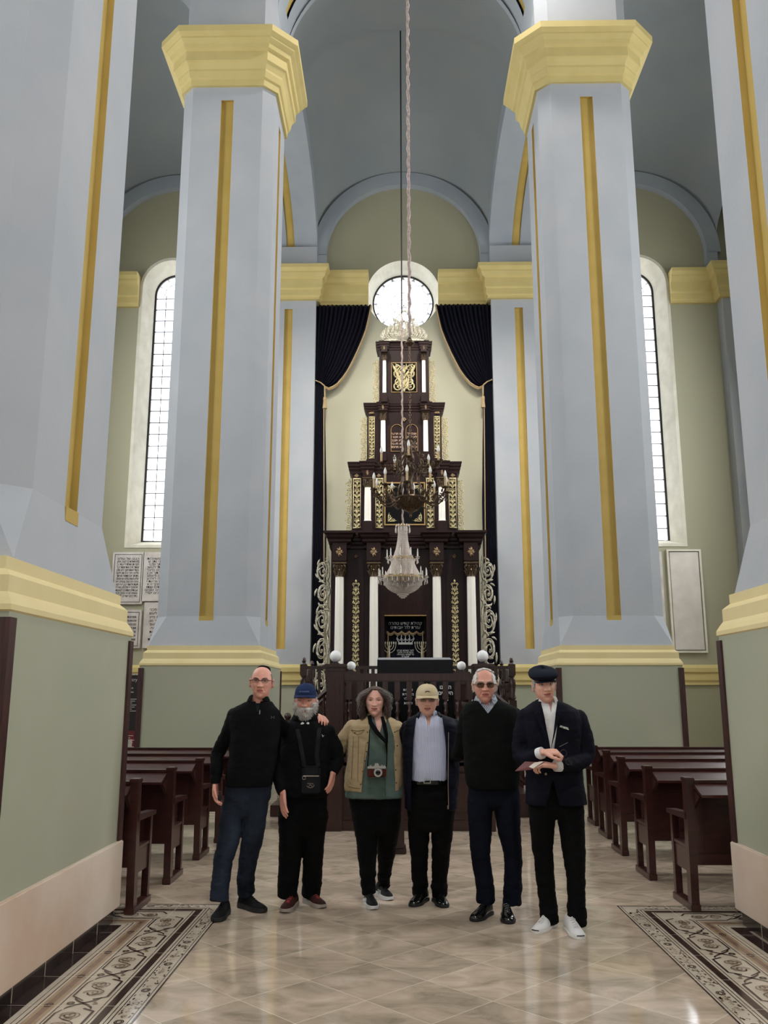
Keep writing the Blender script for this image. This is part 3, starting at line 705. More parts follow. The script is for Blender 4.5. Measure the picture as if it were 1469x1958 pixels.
for i, t in enumerate(tiers):
    z0 = PLAT if i == 0 else zz(t['yb']); z1 = zz(t['yt']); z2 = zz(t['yc']); ym = (t['yb']+t['yt'])/2
    h_ = hw(t['b'], t['yt']); t.update(z0=z0, z1=z1, z2=z2, h=h_)
    mb = MB(); yf = t['yf']
    if i == 0:
        dw = hw(40, 1180); dz = zz(1177)
        mb.box(-h_, -dw, yf, yf+.7, z0, z1); mb.box(dw, h_, yf, yf+.7, z0, z1); mb.box(-dw, dw, yf, yf+.7, dz, z1)
        mb.box(-dw, dw, yf+.45, yf+.7, z0, dz)
        for sx in (-1, 1):
            mb.bbox(min(sx*dw, sx*(dw+.10)), max(sx*dw, sx*(dw+.10)), yf-.04, yf, z0, dz+.12, .01)
            mb.bbox(min(sx*.62, sx*.85), max(sx*.62, sx*.85), yf-.10, yf, z0, z1, .01); mb.bbox(min(sx*1.42, sx*1.66), max(sx*1.42, sx*1.66), yf-.10, yf, z0, z1, .01)
            mb.bbox(min(sx*.95, sx*1.36), max(sx*.95, sx*1.36), yf-.02, yf, z0+.1, z1-.25, .015)
    else:
        mb.box(-h_, h_, yf, yf+.5, z0, z1)
        mb.bbox(-h_-.02, h_+.02, yf-.03, yf+.5, z0, z0+.10, .01)
    mb.obj('tier_body', M['wood_ark'], ark, loc=None)
def px_off(px): return px
W_, BC = M['white_col'], M['bronze_car']
# columns: (offset px, top y, bottom y, width px, capital top y, front y)
def ark_col(off, yt, ybm, wpx, ycap, yfront, zbot=None):
    for s in (-1, 1):
        x = s*hw(off, (yt+ybm)/2); r = hw(wpx/2, yt); zb = zbot if zbot else zz(ybm); zt = zz(yt); y = yfront-r*1.15
        m = MB(); fluted(m, x, y, zb, zt, r); m.obj('column', W_, ark, smooth=True, angle=35)
        c = MB(); corinthian(c, x, y, zt, r*3.1, zz(ycap)-zt); c.obj('column_capital', BC, ark, smooth=True, angle=50)
    return r
ark_col(125.5, 1106, 1290, 17.5, 1079, -.12, PLAT+.14); ark_col(60, 1106, 1290, 17, 1079, -.12, PLAT+.14)
ark_col(71, 932, 997, 13, 914, .12); ark_col(41, 801, 863, 9.5, 785, .22); ark_col(38, 683, 748, 7.3, 670, .30)
w = MB()
for off in (125.5, 60):
    for s in (-1, 1):
        x = s*hw(off, 1180); a = hw(13.5, 1060)
        q_ = MB(); q_.bbox(x-a, x+a, -.36, .02, zz(1077), zz(1042), .01); q_.obj('column_block', M['wood_ark'], ark); q_ = MB(); q_.bbox(x-a*.9, x+a*.9, -.34, .02, PLAT, PLAT+.14, .01); q_.obj('column_base', M['wood_ark'], ark)
cornice(w, tiers[0]['h'], -.04, zz(1050), zz(1026), [s*hw(o, 1180) for o in (125.5, 60) for s in (-1, 1)], hw(18, 1040), out=.09, dy=.6)
for s in (-1, 1):
    for o in (125.5, 60):
        x = s*hw(o, 1180); a = hw(20, 1040)
        w.rings([[(x-a-q, -.36-q, z), (x+a+q, -.36-q, z), (x+a+q, .1, z), (x-a-q, .1, z)] for q, z in ((-.02, zz(1043)), (.02, zz(1040)), (.02, zz(1036)), (.06, zz(1032)), (.07, zz(1028)), (.12, zz(1025)), (.12, zz(1021)), (0, zz(1021)))])
for i, (off, wp, yp0, yp1, yca, ycb, hwid) in enumerate(((71, 9, 914, 900, 903, 881, 104), (41, 7, 785, 777, 781, 765, 74), (38, 6, 670, 657, 660, 644, 51))):
    yf = (.14, .24, .32)[i]
    w.obj('cornice', M['wood_ark'], ark); w = MB()
    cornice(w, hw(hwid, yca), yf, zz(yca), zz(ycb), [s*hw(off, ycb) for s in (-1, 1)], hw(wp*1.1, ycb), out=.075-.012*i, dy=.45)
    for s in (-1, 1):
        x = s*hw(off, yp0); a = hw(wp, yp0); q_ = MB(); q_.bbox(x-a, x+a, yf-.24, yf, zz(yp0), zz(yca)+.02, .008); q_.obj('column_block', M['wood_ark'], ark)
        yb_ = (997, 863, 748)[i]; x = s*hw(off, yb_); q_ = MB(); q_.bbox(x-a, x+a, yf-.24, yf, (tiers[i]['z2']), zz(yb_), .008); q_.obj('column_base', M['wood_ark'], ark)
w.obj('cornice', M['wood_ark'], ark)
# gilded pierced panels
def gilt(off, wpx, yt, yb_, y, frame=True, crown=False, mi='gilt', name='gilded_panel'):
    for s in (-1, 1):
        m = lace_panel(hw(wpx, yt), zz(yt)-zz(yb_), 0, frame, crown=crown)
        o = m.obj(name, M[mi], ark, smooth=True); o.location = (s*hw(off, (yt+yb_)/2), y, zz(yb_))
gilt(95, 13.5, 1122, 1285, -.05, False, True)
gilt(92, 13.5, 913, 1007, .12); gilt(49, 13.5, 913, 1007, .12); gilt(63, 10.5, 792, 871, .22)
# side scrolls
def side(off, wpx, yt, yb_, y, n, mi, zb=None):
    for s in (-1, 1):
        z0 = zb if zb else zz(yb_)
        o = vine(zz(yt)-z0-.08, hw(wpx, yt), s, n, 0, .90 if n < 6 else .97).obj('side_scroll', M[mi], ark, smooth=True); o.location = (s*hw(off, (yt+yb_)/2), y, z0)
side(146, 28, 1062, 1310, .1, 5, 'silver_gilt', PLAT+.3)
side(101, 13, 905, 1020, .3, 6, 'gilt'); side(72, 13, 784, 873, .36, 6, 'gilt'); side(48.5, 12, 672, 765, .42, 6, 'gilt')
M['rosette'] = mat('light_bronze_carving', hexc(158, 132, 100), .4, metal=.3)
# rosettes on the blocks, framed panels, tablets
def rosette(x, y, z, a, b):
    ro = MB()
    for k in range(8):
        ang = k*pi/4+pi/8; leaf(ro, x+.2*a*cos(ang), z+.2*b*sin(ang), ang, (a if abs(cos(ang)) > .6 else b)*.7, a*.28, y, 0, .5)
    for ang, L in ((0, a), (pi/2, b), (pi, a), (-pi/2, b)): leaf(ro, x, z, ang, L, a*.3, y, 0, 0)
    ro.ball((x, y, z), a*.2, a*.15, a*.2, 8, 5); ro.obj('rosette', M['rosette'], ark, smooth=True)
for s in (-1, 1):
    for off in (125.5, 60): rosette(s*hw(off, 1180), -.37, zz(1060), hw(7.5, 1060), hw(10, 1060))
    rosette(s*hw(94, 1065), -.03, zz(1064), hw(5, 1060), hw(5, 1060))
    rosette(s*hw(71, 908), -.11, zz(906), hw(3, 900), hw(6, 900)); rosette(s*hw(92, 905), .12, zz(907), hw(5, 900), hw(4, 900)); rosette(s*hw(50, 905), .12, zz(907), hw(5, 900), hw(4, 900))
    rosette(s*hw(41, 780), -.01, zz(779), hw(2.5, 780), hw(5.5, 780)); rosette(s*hw(63, 785), .22, zz(784), hw(6, 780), hw(2.5, 780))
    rosette(s*hw(38, 665), .07, zz(663), hw(2.2, 660), hw(5, 660))
rosette(0, .22, zz(797), hw(5, 780), hw(5, 780))
def frame(mb, x0, x1, z0, z1, y, th, d=.02):
    mb.box(x0-th, x1+th, y-d, y, z1, z1+th); mb.box(x0-th, x1+th, y-d, y, z0-th, z0); mb.box(x0-th, x0, y-d, y, z0, z1); mb.box(x1, x1+th, y-d, y, z0, z1)
fr = MB(); a = hw(37, 960); frame(fr, -a, a, zz(1000), zz(922), .135, .03)
a4 = hw(24, 712); frame(fr, -a4, a4, zz(741), zz(685), .315, .012, .012)
fr.obj('gold_frame', M['brass_line'], ark)
MB().box(-a, a, .125, .14, zz(1000), zz(922)).obj('black_panel', M['black'], ark)
MB().box(-a4, a4, .312, .32, zz(741), zz(685)).obj('black_panel', M['black'], ark)
cc = MB()
for sx in (-1, 1):
    for sz in (-1, 1):
        T = Matrix.Translation((sx*(a-.03), .12, (zz(1000)+.03) if sz < 0 else (zz(922)-.03))) @ Matrix.Diagonal((-sx, 1, -sz, 1))
        spiral(cc, .16, .05, .05, pi, -1, 1.1, 0, .011, T=T); spiral(cc, .05, .16, .05, -pi/2, 1, 1.1, 0, .011, T=T)
        leaf(cc, .02, .02, pi/4, .16, .03, 0, 0, .1, T); leaf(cc, .05, .03, 0, .2, .02, 0, 0, .3, T); leaf(cc, .03, .05, pi/2, .2, .02, 0, 0, -.3, T)
cc.obj('corner_ornaments', M['gilt'], ark, smooth=True)
op = lace_panel(a4*1.8, zz(690)-zz(739), 0, False, cells=2, th=.024)
for sx in (-1, 1):
    for q in range(5): leaf(op, sx*.04*q, .08+.1*q, pi/2-sx*.9, .26, .05, -.01, 0, sx*.8); spiral(op, sx*(.1+.02*q), .1+.13*q, .07, 0, sx, 1.3, -.01, .014)
o = op.obj('carved_emblem', M['gilt'], ark, smooth=True); o.location = (0, .30, zz(739))
tb = MB(); tx = MB()
RT = ["אנכי ה'", "לא יהיה", "לא תשא", "זכור את", "כבד את"]; LT = ["לא תרצח", "לא תנאף", "לא תגנב", "לא תענה", "לא תחמד"]
for s, lines in ((-1, LT), (1, RT)):
    cx_ = s*hw(14.5, 830); r_ = hw(11.3, 830); zb, zs_ = zz(858), zz(817)
    P = [(cx_-r_, zb), (cx_+r_, zb)]+[(cx_+r_*cos(pi*k/14), zs_+r_*sin(pi*k/14)) for k in range(15)]+[(cx_-r_, zb)]
    tb.tube([(x, .225, z) for x, z in P], .008, 5)
    for k, tl in enumerate(lines):
        put_text(tx, tl[::-1], .078, cx_, .232, zz(823.5+k*6.4)-.03, extrude=.003, bold=.0015)
tb.obj('tablet_outline', M['brass_line'], ark); tx.obj('tablet_writing', mat('pale_gold_writing', hexc(190, 160, 140), .5), ark)
# crest of leaves and the crown in front of the round window
cr = MB(); zc = zz(645); hwc = hw(43, 640)
for sx in (-1, 1):
    for q, (x, h2, L) in enumerate(((.50, .02, .24), (.40, .06, .30), (.29, .1, .34), (.18, .12, .38), (.08, .12, .42))):
        for k in range(3): leaf(cr, sx*x, zc+h2+k*.06, pi/2-sx*(.9-k*.5), L*.8, .05, .2-.02*k, 0, sx*(.9-k*.3))
        spiral(cr, sx*x, zc+h2+.05, .055, -pi/2, sx, 1.3, .17, .016)
    spiral(cr, sx*.50, zc+.1, .08, pi/2, sx, 1.5, .2, .018); spiral(cr, sx*.22, zc+.30, .07, pi, -sx, 1.4, .18, .016)
    spiral(cr, sx*.30, zc+.42, .06, pi, -sx, 1.4, .18, .014); leaf(cr, sx*.08, zc+.4, pi/2-sx*.5, .3, .05, .2, 0, -sx*.6)
    cr.tube([(sx*.22, .2, zc+.46), (sx*.19, .2, zc+.60), (sx*.08, .2, zc+.72), (sx*.05, .2, zc+.78)], .014, 5)
    leaf(cr, sx*.22, zc+.5, pi/2-sx*.8, .14, .04, .2, 0, sx)
for k in range(9): leaf(cr, 0, zc+.06, pi*(k+.5)/9, .26, .05, .16, 0, 0)
cr.box(-.50, .50, .2, .3, zc, zc+.05); cr.tube([(-.22, .2, zc+.46), (0, .2, zc+.50), (.22, .2, zc+.46)], .018, 5)
for k in range(5): cr.ball((-.16+.08*k, .2, zc+.52), .02, .02, .02, 6, 4)
cr.box(-.06, .06, .19, .21, zc+.76, zc+.78); frame(cr, -.05, .05, zc+.80, zc+.88, .2, .02, .02); cr.ball((0, .2, zc+.94), .025)
cr.obj('crest_carving', M['silver_gilt'], ark, smooth=True, angle=60)
# embroidered curtain in the ark doorway
pc = MB(); dw = hw(36, 1200); zt, zb = zz(1180), PLAT+.05
nx = 60; G = [[(-dw+2*dw*i/nx, .30+.012*sin(i*1.1)*(1-.3*j), zb+(zt-zb)*j) for i in range(nx+1)] for j in (0, .5, 1)]
pc.rings(G, closed=False); pc.obj('ark_curtain', M['navy_velvet'], ark, smooth=True)
pv = MB(); zv = zz(1206); G = [[(-dw+2*dw*i/nx, .26+.008*sin(i*1.3), (zv-.05*abs(sin(i*pi/12)) if j == 0 else zt)) for i in range(nx+1)] for j in (0, 1)]
pv.rings(G, closed=False); pv.obj('curtain_valance', M['navy_velvet'], ark, smooth=True)
fg = MB(); fg.tube([(-dw+2*dw*i/nx, .25, zv-.05*abs(sin(i*pi/12))) for i in range(nx+1)], .016, 5)
for i in range(nx+1):
    x = -dw+2*dw*i/nx; z = zv-.05*abs(sin(i*pi/12)); fg.tube([(x, .25, z), (x, .25, z-.05)], .006, 3)
for s in (-1, 1):
    x = s*(dw-.03); fg.tube([(x, .24, zv), (x, .24, zz(1236))], .014, 5); fg.lathe([(.015, .0), (.035, -.05), (.025, -.09), (.045, -.26), (.01, -.26)], (x, .23, zz(1236)), 10)
fg.obj('gold_fringe', M['fringe'], ark)
MB().box(-hw(40, 1180), hw(40, 1180), -.02, 0, zz(1178), zz(1176)).obj('door_lintel', M['brass_line'], ark)
em = MB()
put_text(em, "קהילת קודש טהרה"[::-1], .10, 0, .24, zz(1193), extrude=.003); put_text(em, "עזרת לה' אבותינו"[::-1], .10, 0, .24, zz(1201), extrude=.003)
cwn = .17; zcw = zz(1231)
em.box(-cwn, cwn, .275, .29, zcw, zcw+.05)
for k in range(5):
    x = -cwn+cwn*2*k/4; em.tube([(x*.9, .28, zcw+.05), (x*1.2, .28, zcw+.13), (x*1.05, .28, zcw+.2)], .012, 5); em.ball((x*1.05, .28, zcw+.215), .016, .01, .016, 6, 4)
    if k < 4:
        xm = x+cwn/4; em.tube([(x*1.1, .28, zcw+.14), (xm, .28, zcw+.09), ((x+cwn/2)*1.1, .28, zcw+.14)], .010, 4)
for k, (tl, wd) in enumerate((("לזכר נשמת הורינו", 1), ("היקרים ז״ל ולזכר", 1), ("כל קדושי הקהילה", 1), ("תנצב״ה", 1))):
    put_text(em, tl[::-1], .055, 0, .275, zz(1244+k*3.9), extrude=.003)
em.obj('embroidery', M['white_line'], ark)
# menorahs standing inside the ark doorway
for s in (-1, 1):
    m = thing('menorah', 'small silver seven-branched candlestick at the %s side of the ark doorway' % ('left' if s < 0 else 'right'), 'candlestick', (AXC+s*(.37), AY+.10, PLAT), 0, 'silver candlesticks in the ark doorway')
    zt_ = zz(1229)-PLAT; bm_ = MB(); hh = 1.0
    bm_.lathe([(.10, 0), (.10, .02), (.05, .06), (.02, .10), (.02, zt_-.42), (.035, zt_-.40), (.015, zt_-.36), (.012, zt_)], seg=12)
    bm_.obj('stem', M['silver_gilt'], m, smooth=True, angle=40)
    br = MB()
    for q in (.05, .10, .15):
        br.tube([(q*cos(a), 0, zt_-.04-.6*q-q*1.3*0+(-q*1.1)*sin(a) if 0 else zt_-.03+q*1.3*sin(a)) for a in [pi+pi*k/14 for k in range(15)]], .007, 5)
    for k in range(7): br.lathe([(.006, -.03), (.016, -.01), (.012, 0), (.014, .03)], ((k-3)*.05, 0, zt_), 8)
    br.obj('branches', M['silver_gilt'], m)

# ============================================================ END WALL CURTAINS
def big_curtain(s, label):
    t = thing('curtain', label, 'curtain', (XA, WALL_Y-.2, PLAT*0))
    xo = s*(PC-PH)*.995; Yc = WALL_Y-.22
    EP = [(525, 16), (508, 100), (490, 180), (462, 255), (430, 330), (400, 392), (370, 450), (335, 500), (300, 540), (270, 560), (240, 572), (215, 560)]
    E = []
    for a, b in EP:
        p = at(560+a/3.4976, 580+b/3.4976, Yc); E.append((abs(p.x-XA), p.z))
    ztop = E[0][1]; ztie = E[-1][1]-.02
    n = len(E); nu = 90; G = []
    def edge(v):
        f = v*(n-1); i = min(int(f), n-2); q = f-i; return (E[i][0]*(1-q)+E[i+1][0]*q, E[i][1]*(1-q)+E[i+1][1]*q)
    nv = 36
    for j in range(nv+1):
        v = j/nv; xe, ze = edge(v); row = []
        zo = ztop+(E[-1][1]+.05-ztop)*v
        for i in range(nu+1):
            u = i/nu; x = abs(xo)+(xe-abs(xo))*u; z = zo+(ze-zo)*u**1.6
            sag = 0
            row.append((s*x, -.03+(.05-.02*v)*sin(u*2*pi*13+.8*sin(v*3))+.012*sin(u*61), z+(.02*abs(sin(u*pi*13)) if j == 0 else 0)-sag))
        G.append(row)
    m = MB(); m.rings(G, closed=False); o = m.obj('swag', M['navy_velvet'], t, smooth=True)
    so = o.modifiers.new('s', 'SOLIDIFY'); so.thickness = .012; bake(o)
    # tail below the tie, down to the floor
    G = []; w0 = .30
    for j in range(13):
        v = j/12; z = ztie+.10-(ztie+.10-.02)*v; ww = w0*(.75+.35*min(1, v*3))
        G.append([(s*(abs(xo)-ww*i/50), -.03+.035*sin(i*.9+.4*v), z) for i in range(51)])
    m = MB(); m.rings(G, closed=False); o = m.obj('tail', M['navy_velvet'], t, smooth=True)
    so = o.modifiers.new('s', 'SOLIDIFY'); so.thickness = .012; bake(o)
    f = MB(); pts = [(s*edge(v/40)[0], -.06, edge(v/40)[1]) for v in range(41)]
    f.tube(pts, .022, 6)
    for i in range(0, 120):
        v = i/120*40; k = int(v); q = v-k; a, b = pts[k], pts[min(40, k+1)]
        x, z = a[0]+(b[0]-a[0])*q, a[2]+(b[2]-a[2])*q; f.tube([(x, -.06, z), (x-s*.02, -.06, z-.055)], .008, 3)
    f.obj('gold_fringe', M['fringe'], t)
    c = MB(); p = pts[-1]; c.tube([(s*abs(xo), -.10, p[2]+.16), (s*(abs(xo)-.15), -.11, p[2]+.09), (p[0], -.11, p[2]-.0)], .018, 6)
    c.tube([(p[0], -.10, p[2]), (p[0]-s*.01, -.08, p[2]-.3)], .02, 6); c.lathe([(.02, 0), (.05, -.06), (.04, -.1), (.06, -.32), (.01, -.32)], (p[0]-s*.01, -.08, p[2]-.3), 10)
    # hem cord down the inner edge of the tail
    c.tube([(p[0]-s*.0+s*.02, -.08, p[2]-.3), (s*(abs(xo)-w0*1.1), -.08, 3), (s*(abs(xo)-w0*1.1), -.08, .1)], .014, 5)
    c.obj('tie_cord', M['fringe'], t)
big_curtain(-1, 'dark navy velvet curtain swagged to the left of the ark'); big_curtain(1, 'dark navy velvet curtain swagged to the right of the ark')

# ============================================================ ARK PLATFORM, RAILING
def turned(mb, x, y, z0, z1, r, twist=True, mi=0):
    H = z1-z0
    mb.bbox(x-r, x+r, y-r, y+r, z0, z0+H*.14, .004, mi); mb.bbox(x-r, x+r, y-r, y+r, z1-H*.24, z1, .004, mi)
    prof = [(.6, .14), (1, .17), (.6, .20), (.8, .24), (.45, .28), (.9, .36), (1.0, .42), (.6, .52), (.45, .56), (.8, .60), (.5, .64), (.85, .70), (.5, .73), (.95, .76)]
    n = 12; R = []
    for k, (q, zf) in enumerate(prof):
        R.append([(x+r*q*(1+.16*cos(3*(2*pi*i/n)+zf*30))*cos(2*pi*i/n), y+r*q*(1+.16*cos(3*(2*pi*i/n)+zf*30))*sin(2*pi*i/n), z0+H*zf) for i in range(n)])
    mb.rings(R, True, True, mi)
M['dais'] = M['wood']
plat = thing('ark_platform', 'dark wooden raised platform in front of the ark, behind the reading platform', 'platform', (XA, 16.6, 0))
m = MB(); m.box(-2.1, 2.1, 0, 5.85, 0, PLAT); m.bbox(-2.16, 2.16, -.05, 5.5, PLAT-.06, PLAT, .01); m.bbox(-2.14, 2.14, -.04, .1, 0, .14, .01)
for k in range(4): m.bbox(-2.0+k*1.0, -1.1+k*1.0, -.025, 0, .22, PLAT-.14, .012)
m.obj('base', M['wood'], plat)
r_ = MB(); ZR = 2.13
for xa, xb in ((-1.95, 1.95),): r_.bbox(xa, xb, .05, .13, ZR-.06, ZR, .01); r_.bbox(xa, xb, .06, .12, PLAT+.08, PLAT+.14, .01)
r_.obj('top_rail', M['wood'], plat)
for k in range(26):
    x = -1.8+3.6*k/25
    b = MB(); turned(b, x, .09, PLAT+.14, ZR-.06, .032); b.obj('baluster', M['wood'], plat, smooth=True, angle=40)
for s in (-1, 1):
    for q in range(2):
        b = MB(); x = s*(1.95-.25*q*0); y = .09+q*1.6
        b.bbox(x-.07, x+.07, y-.07, y+.07, PLAT, PLAT+.35, .006); b.lathe([(.05, PLAT+.35), (.075, PLAT+.4), (.05, PLAT+.45), (.07, PLAT+.62), (.06, PLAT+.72), (.04, PLAT+.76), (.06, PLAT+.8)], (x, y, 0), 14)
        b.bbox(x-.065, x+.065, y-.065, y+.065, PLAT+.8, ZR+.03, .006); b.lathe([(.055, 0), (.03, .03), (.045, .06), (.03, .11), (.005, .13)], (x, y, ZR+.03), 12)
        b.obj('corner_post', M['wood'], plat, smooth=True, angle=35)
    sr = MB(); sr.bbox(s*1.95-.04, s*1.95+.04, .16, 1.64, ZR-.06, ZR, .01)
    sr.obj('side_rail', M['wood'], plat)
    for k in range(9):
        b = MB(); turned(b, s*1.95, .25+k*.16, PLAT, ZR-.06, .03); b.obj('baluster', M['wood'], plat, smooth=True, angle=40)

# ============================================================ READING PLATFORM (BIMAH)
BX, BYF, BYB, BZ = .14, 11.07, 14.95, .75
bi = thing('reading_platform', 'dark wooden reading platform with panelled front and baluster railing behind the people', 'platform', (BX, BYF, 0))
m = MB(); D = BYB-BYF
m.box(-.98, .98, .03, D, 0, BZ); m.bbox(-1.02, 1.02, -.01, D+.02, 0, .12, .008); m.bbox(-1.0, 1.0, 0, D, .12, .17, .012); m.bbox(-1.02, 1.02, -.02, D+.02, BZ-.07, BZ, .012)
m.obj('base', M['wood'], bi)
for k in range(4):
    x = -.78+.39*k+.02; p = MB(); p.bbox(x, x+.35, .0, .035, .22, .66, .006); p.bbox(x+.04, x+.31, -.018, .01, .27, .61, .014); p.obj('front_panel', M['wood'], bi)
RZT = 1.86
m = MB(); m.bbox(-.82, .82, .0, .09, RZT-.10, RZT, .012); m.bbox(-.82, .82, .01, .08, BZ+.04, BZ+.10, .01); m.obj('top_rail', M['wood'], bi)
for k in range(11):
    x = -.75+1.5*k/10; b = MB(); turned(b, x, .045, BZ+.10, RZT-.10, .034); b.obj('baluster', M['wood'], bi, smooth=True, angle=40)
for s in (-1, 1):
    m = MB(); m.bbox(s*.92-.04, s*.92+.04, .1, 1.15, RZT-.10, RZT, .012); m.bbox(s*.92-.04, s*.92+.04, 2.45, D-.1, RZT-.10, RZT, .012); m.obj('side_rail', M['wood'], bi)
    for k in range(14):
        y = .2+k*.15 if k < 7 else 2.55+(k-7)*.17
        b = MB(); turned(b, s*.92, y, BZ, RZT-.10, .032); b.obj('baluster', M['wood'], bi, smooth=True, angle=40)
    for y in (.045, D-.1):
        n_ = MB(); a = .105; n_.bbox(s*.92-a, s*.92+a, y-a, y+a, 0, 1.93, .008)
        n_.bbox(s*.92-a*.62, s*.92+a*.62, y-a-.012, y+a+.012, 1.0, 1.8, .008); n_.bbox(s*.92-a-.035, s*.92+a+.035, y-a-.035, y+a+.035, 1.93, 1.975, .012); n_.bbox(s*.92-a-.012, s*.92+a+.012, y-a-.012, y+a+.012, 1.88, 1.93, .01)
        n_.obj('newel_post', M['wood'], bi)
    # side steps with a sloping handrail
    st_ = MB()
    for k in range(4):
        x0_, x1_ = sorted((s*(.98+.22*k), s*(.98+.22*(k+1)))); st_.bbox(x0_, x1_, 1.2, 2.4, 0, BZ-.15*(k+1)+.0, .006)
    st_.obj('side_steps', M['wood'], bi)
    for y in (1.2, 2.4):
        hr = MB(); hr.tube([(s*.95, y, 1.80), (s*1.62, y, 1.22)], .035, 8); hr.tube([(s*.95, y, .95), (s*1.62, y, .40)], .025, 6)
        for k in range(5):
            q = (k+.6)/5.2; hr.tube([(s*(.95+.67*q), y, .95-.55*q), (s*(.95+.67*q), y, 1.8-.58*q)], .016, 8)
        hr.bbox(s*1.65-.05, s*1.65+.05, y-.05, y+.05, 0, 1.27, .006); hr.ball((s*1.65, y, 1.31), .05, .05, .05, 12, 8)
        hr.obj('handrail', M['wood'], bi, smooth=True, angle=30)
# round white globe lamps on the four newels
for x, y, r, lb in ((-.92, .045, .075, 'left front post'), (.92, .045, .075, 'right front post'), (-.92, D-.1, .075, 'left back post'), (.92, D-.1, .075, 'right back post')):
    g = thing('globe_lamp', 'round white globe lamp on the %s of the platform railing' % lb, 'lamp', (BX+x, BYF+y, 1.975), 0, 'globe lamps on the reading platform')
    MB().lathe([(.05, 0), (.05, .01), (.03, .02), (.03, .03)], seg=16).obj('lamp_base', M['iron'], g)
    MB().ball((0, 0, .022+r), r, r, r, 28, 18).obj('globe', M['globe'], g, smooth=True)
# reading table with a cloth
rt = thing('reading_table', 'sloping reading table under a black cloth on the reading platform', 'table', (BX+.10, 12.75, BZ))
m = MB(); m.box(-.42, .42, -.22, .25, 0, 1.2); m.obj('table_body', M['wood'], rt)
M['greytop'] = mat('cloth_top_sheen', hexc(150, 152, 158), .6)  # grey sheen of the lit top painted into its colour
m = MB(); m.prism([(-.30, 1.335), (.30, 1.385), (.30, 1.365), (-.30, 1.315)], -.52, .52, axis='x'); m.obj('table_top', M['greytop'], rt)
G = [[(x*(1+.01*sin(j*2)), y, z) for x, y in [(-.53, .31)]+[(-.53+1.06*i/40, -.31+.006*sin(i*.9)*(3-j)) for i in range(41)]+[(.53, .31)]] for j, z in enumerate((.25, .7, 1.33))]
for i in (0, -1): G[2][i] = (G[2][i][0], G[2][i][1], 1.375)
m = MB(); m.rings(G, closed=False); o = m.obj('table_cloth', M['black'], rt, smooth=True)
so = o.modifiers.new('s', 'SOLIDIFY'); so.thickness = .008; so.offset = 0; bake(o)
m = MB()
for k, tl in enumerate(("תרומת", "משפחת", "לעילוי", "נשמת")): put_text(m, tl[::-1], .05, -.1, -.335, .90-.06*k, extrude=.002)
for k, tl in enumerate(("הורינו", "היקרים", "ז״ל")): put_text(m, tl[::-1], .07, .42, -.335, .93-.08*k, extrude=.002, bold=.002)
m.obj('embroidery', M['white_line'], rt)
# slim wooden stand between the people and the platform
pd = thing('lectern', 'dark wooden lectern standing on the floor behind the woman', 'lectern', (-.12, 9.66, 0))
m = MB(); m.bbox(-.2, .2, -.17, .17, 0, .05, .008); m.bbox(-.18, .18, -.15, .15, .05, .95, .008); m.bbox(-.14, .14, -.165, -.15, .15, .95, .01); m.obj('body', M['wood'], pd)
m = MB(); m.prism([(-.22, .95), (.18, 1.05), (.18, 1.08), (-.22, .98)], -.23, .23, axis='x'); m.obj('top', M['wood'], pd)
# ============================================================ CHANDELIERS
M['sleeve'] = mat('candle_sleeve', hexc(196, 168, 120), .45)
M['bulb'] = mat('frosted_bulb', hexc(240, 238, 234), .15)
M['rope'] = mat('pinkish_cord_cover', hexc(196, 178, 172), .7, var=.6, vscale=30, col2=hexc(150, 132, 128))
def crystal():
    m, nt, p = newmat('cut_crystal'); p.inputs['Base Color'].default_value = hexc(246, 238, 234); p.inputs['Roughness'].default_value = .08
    p.inputs['Transmission Weight'].default_value = .2; p.inputs['IOR'].default_value = 1.5; p.inputs['Coat Weight'].default_value = .6
    return m
M['crystal'] = crystal()
def sc(mb, pts, th, seg=6): mb.tube(pts, th, seg)
CHY = 11.0
cz = lambda py: at(785, py, CHY).z
def mpx(py, Y): z = at(785, py, Y).z; return (Y*cos(PIT)+(z-EYE)*sin(PIT))/F_PX
bx = at(785, 910, CHY).x
z0 = cz(990)
ch = thing('brass_chandelier', 'dark brass chandelier with two tiers of candle bulbs hanging over the people', 'chandelier', (bx, CHY, z0))
zr = lambda py: cz(py)-z0
u = mpx(915, CHY)
m = MB()
m.lathe([(.004, 0), (.018, .02), (.010, .04), (.022, .055), (.03, zr(980)), (.08, zr(976)), (.13, zr(968)), (.17, zr(962)), (.205, zr(957)), (.21, zr(954)), (.19, zr(951)), (.05, zr(949))], seg=36)
for k in range(36):
    a = 2*pi*k/36; m.tube([(.20*cos(a), .20*sin(a), zr(957)), (.17*cos(a), .17*sin(a), zr(962)), (.09*cos(a), .09*sin(a), zr(975))], .006, 4)
m.obj('bowl', M['brass'], ch, smooth=True, angle=40)
m = MB(); m.lathe([(.05, zr(950)), (.03, zr(945)), (.05, zr(938)), (.028, zr(930)), (.022, zr(915)), (.045, zr(905)), (.06, zr(898)), (.035, zr(890)), (.02, zr(885)), (.05, zr(880)), (.055, zr(872)), (.03, zr(866)), (.018, zr(855)), (.03, zr(848)), (.04, zr(843)), (.02, zr(836)), (.01, zr(832))], seg=20)
m.obj('stem', M['brass'], ch, smooth=True, angle=40)
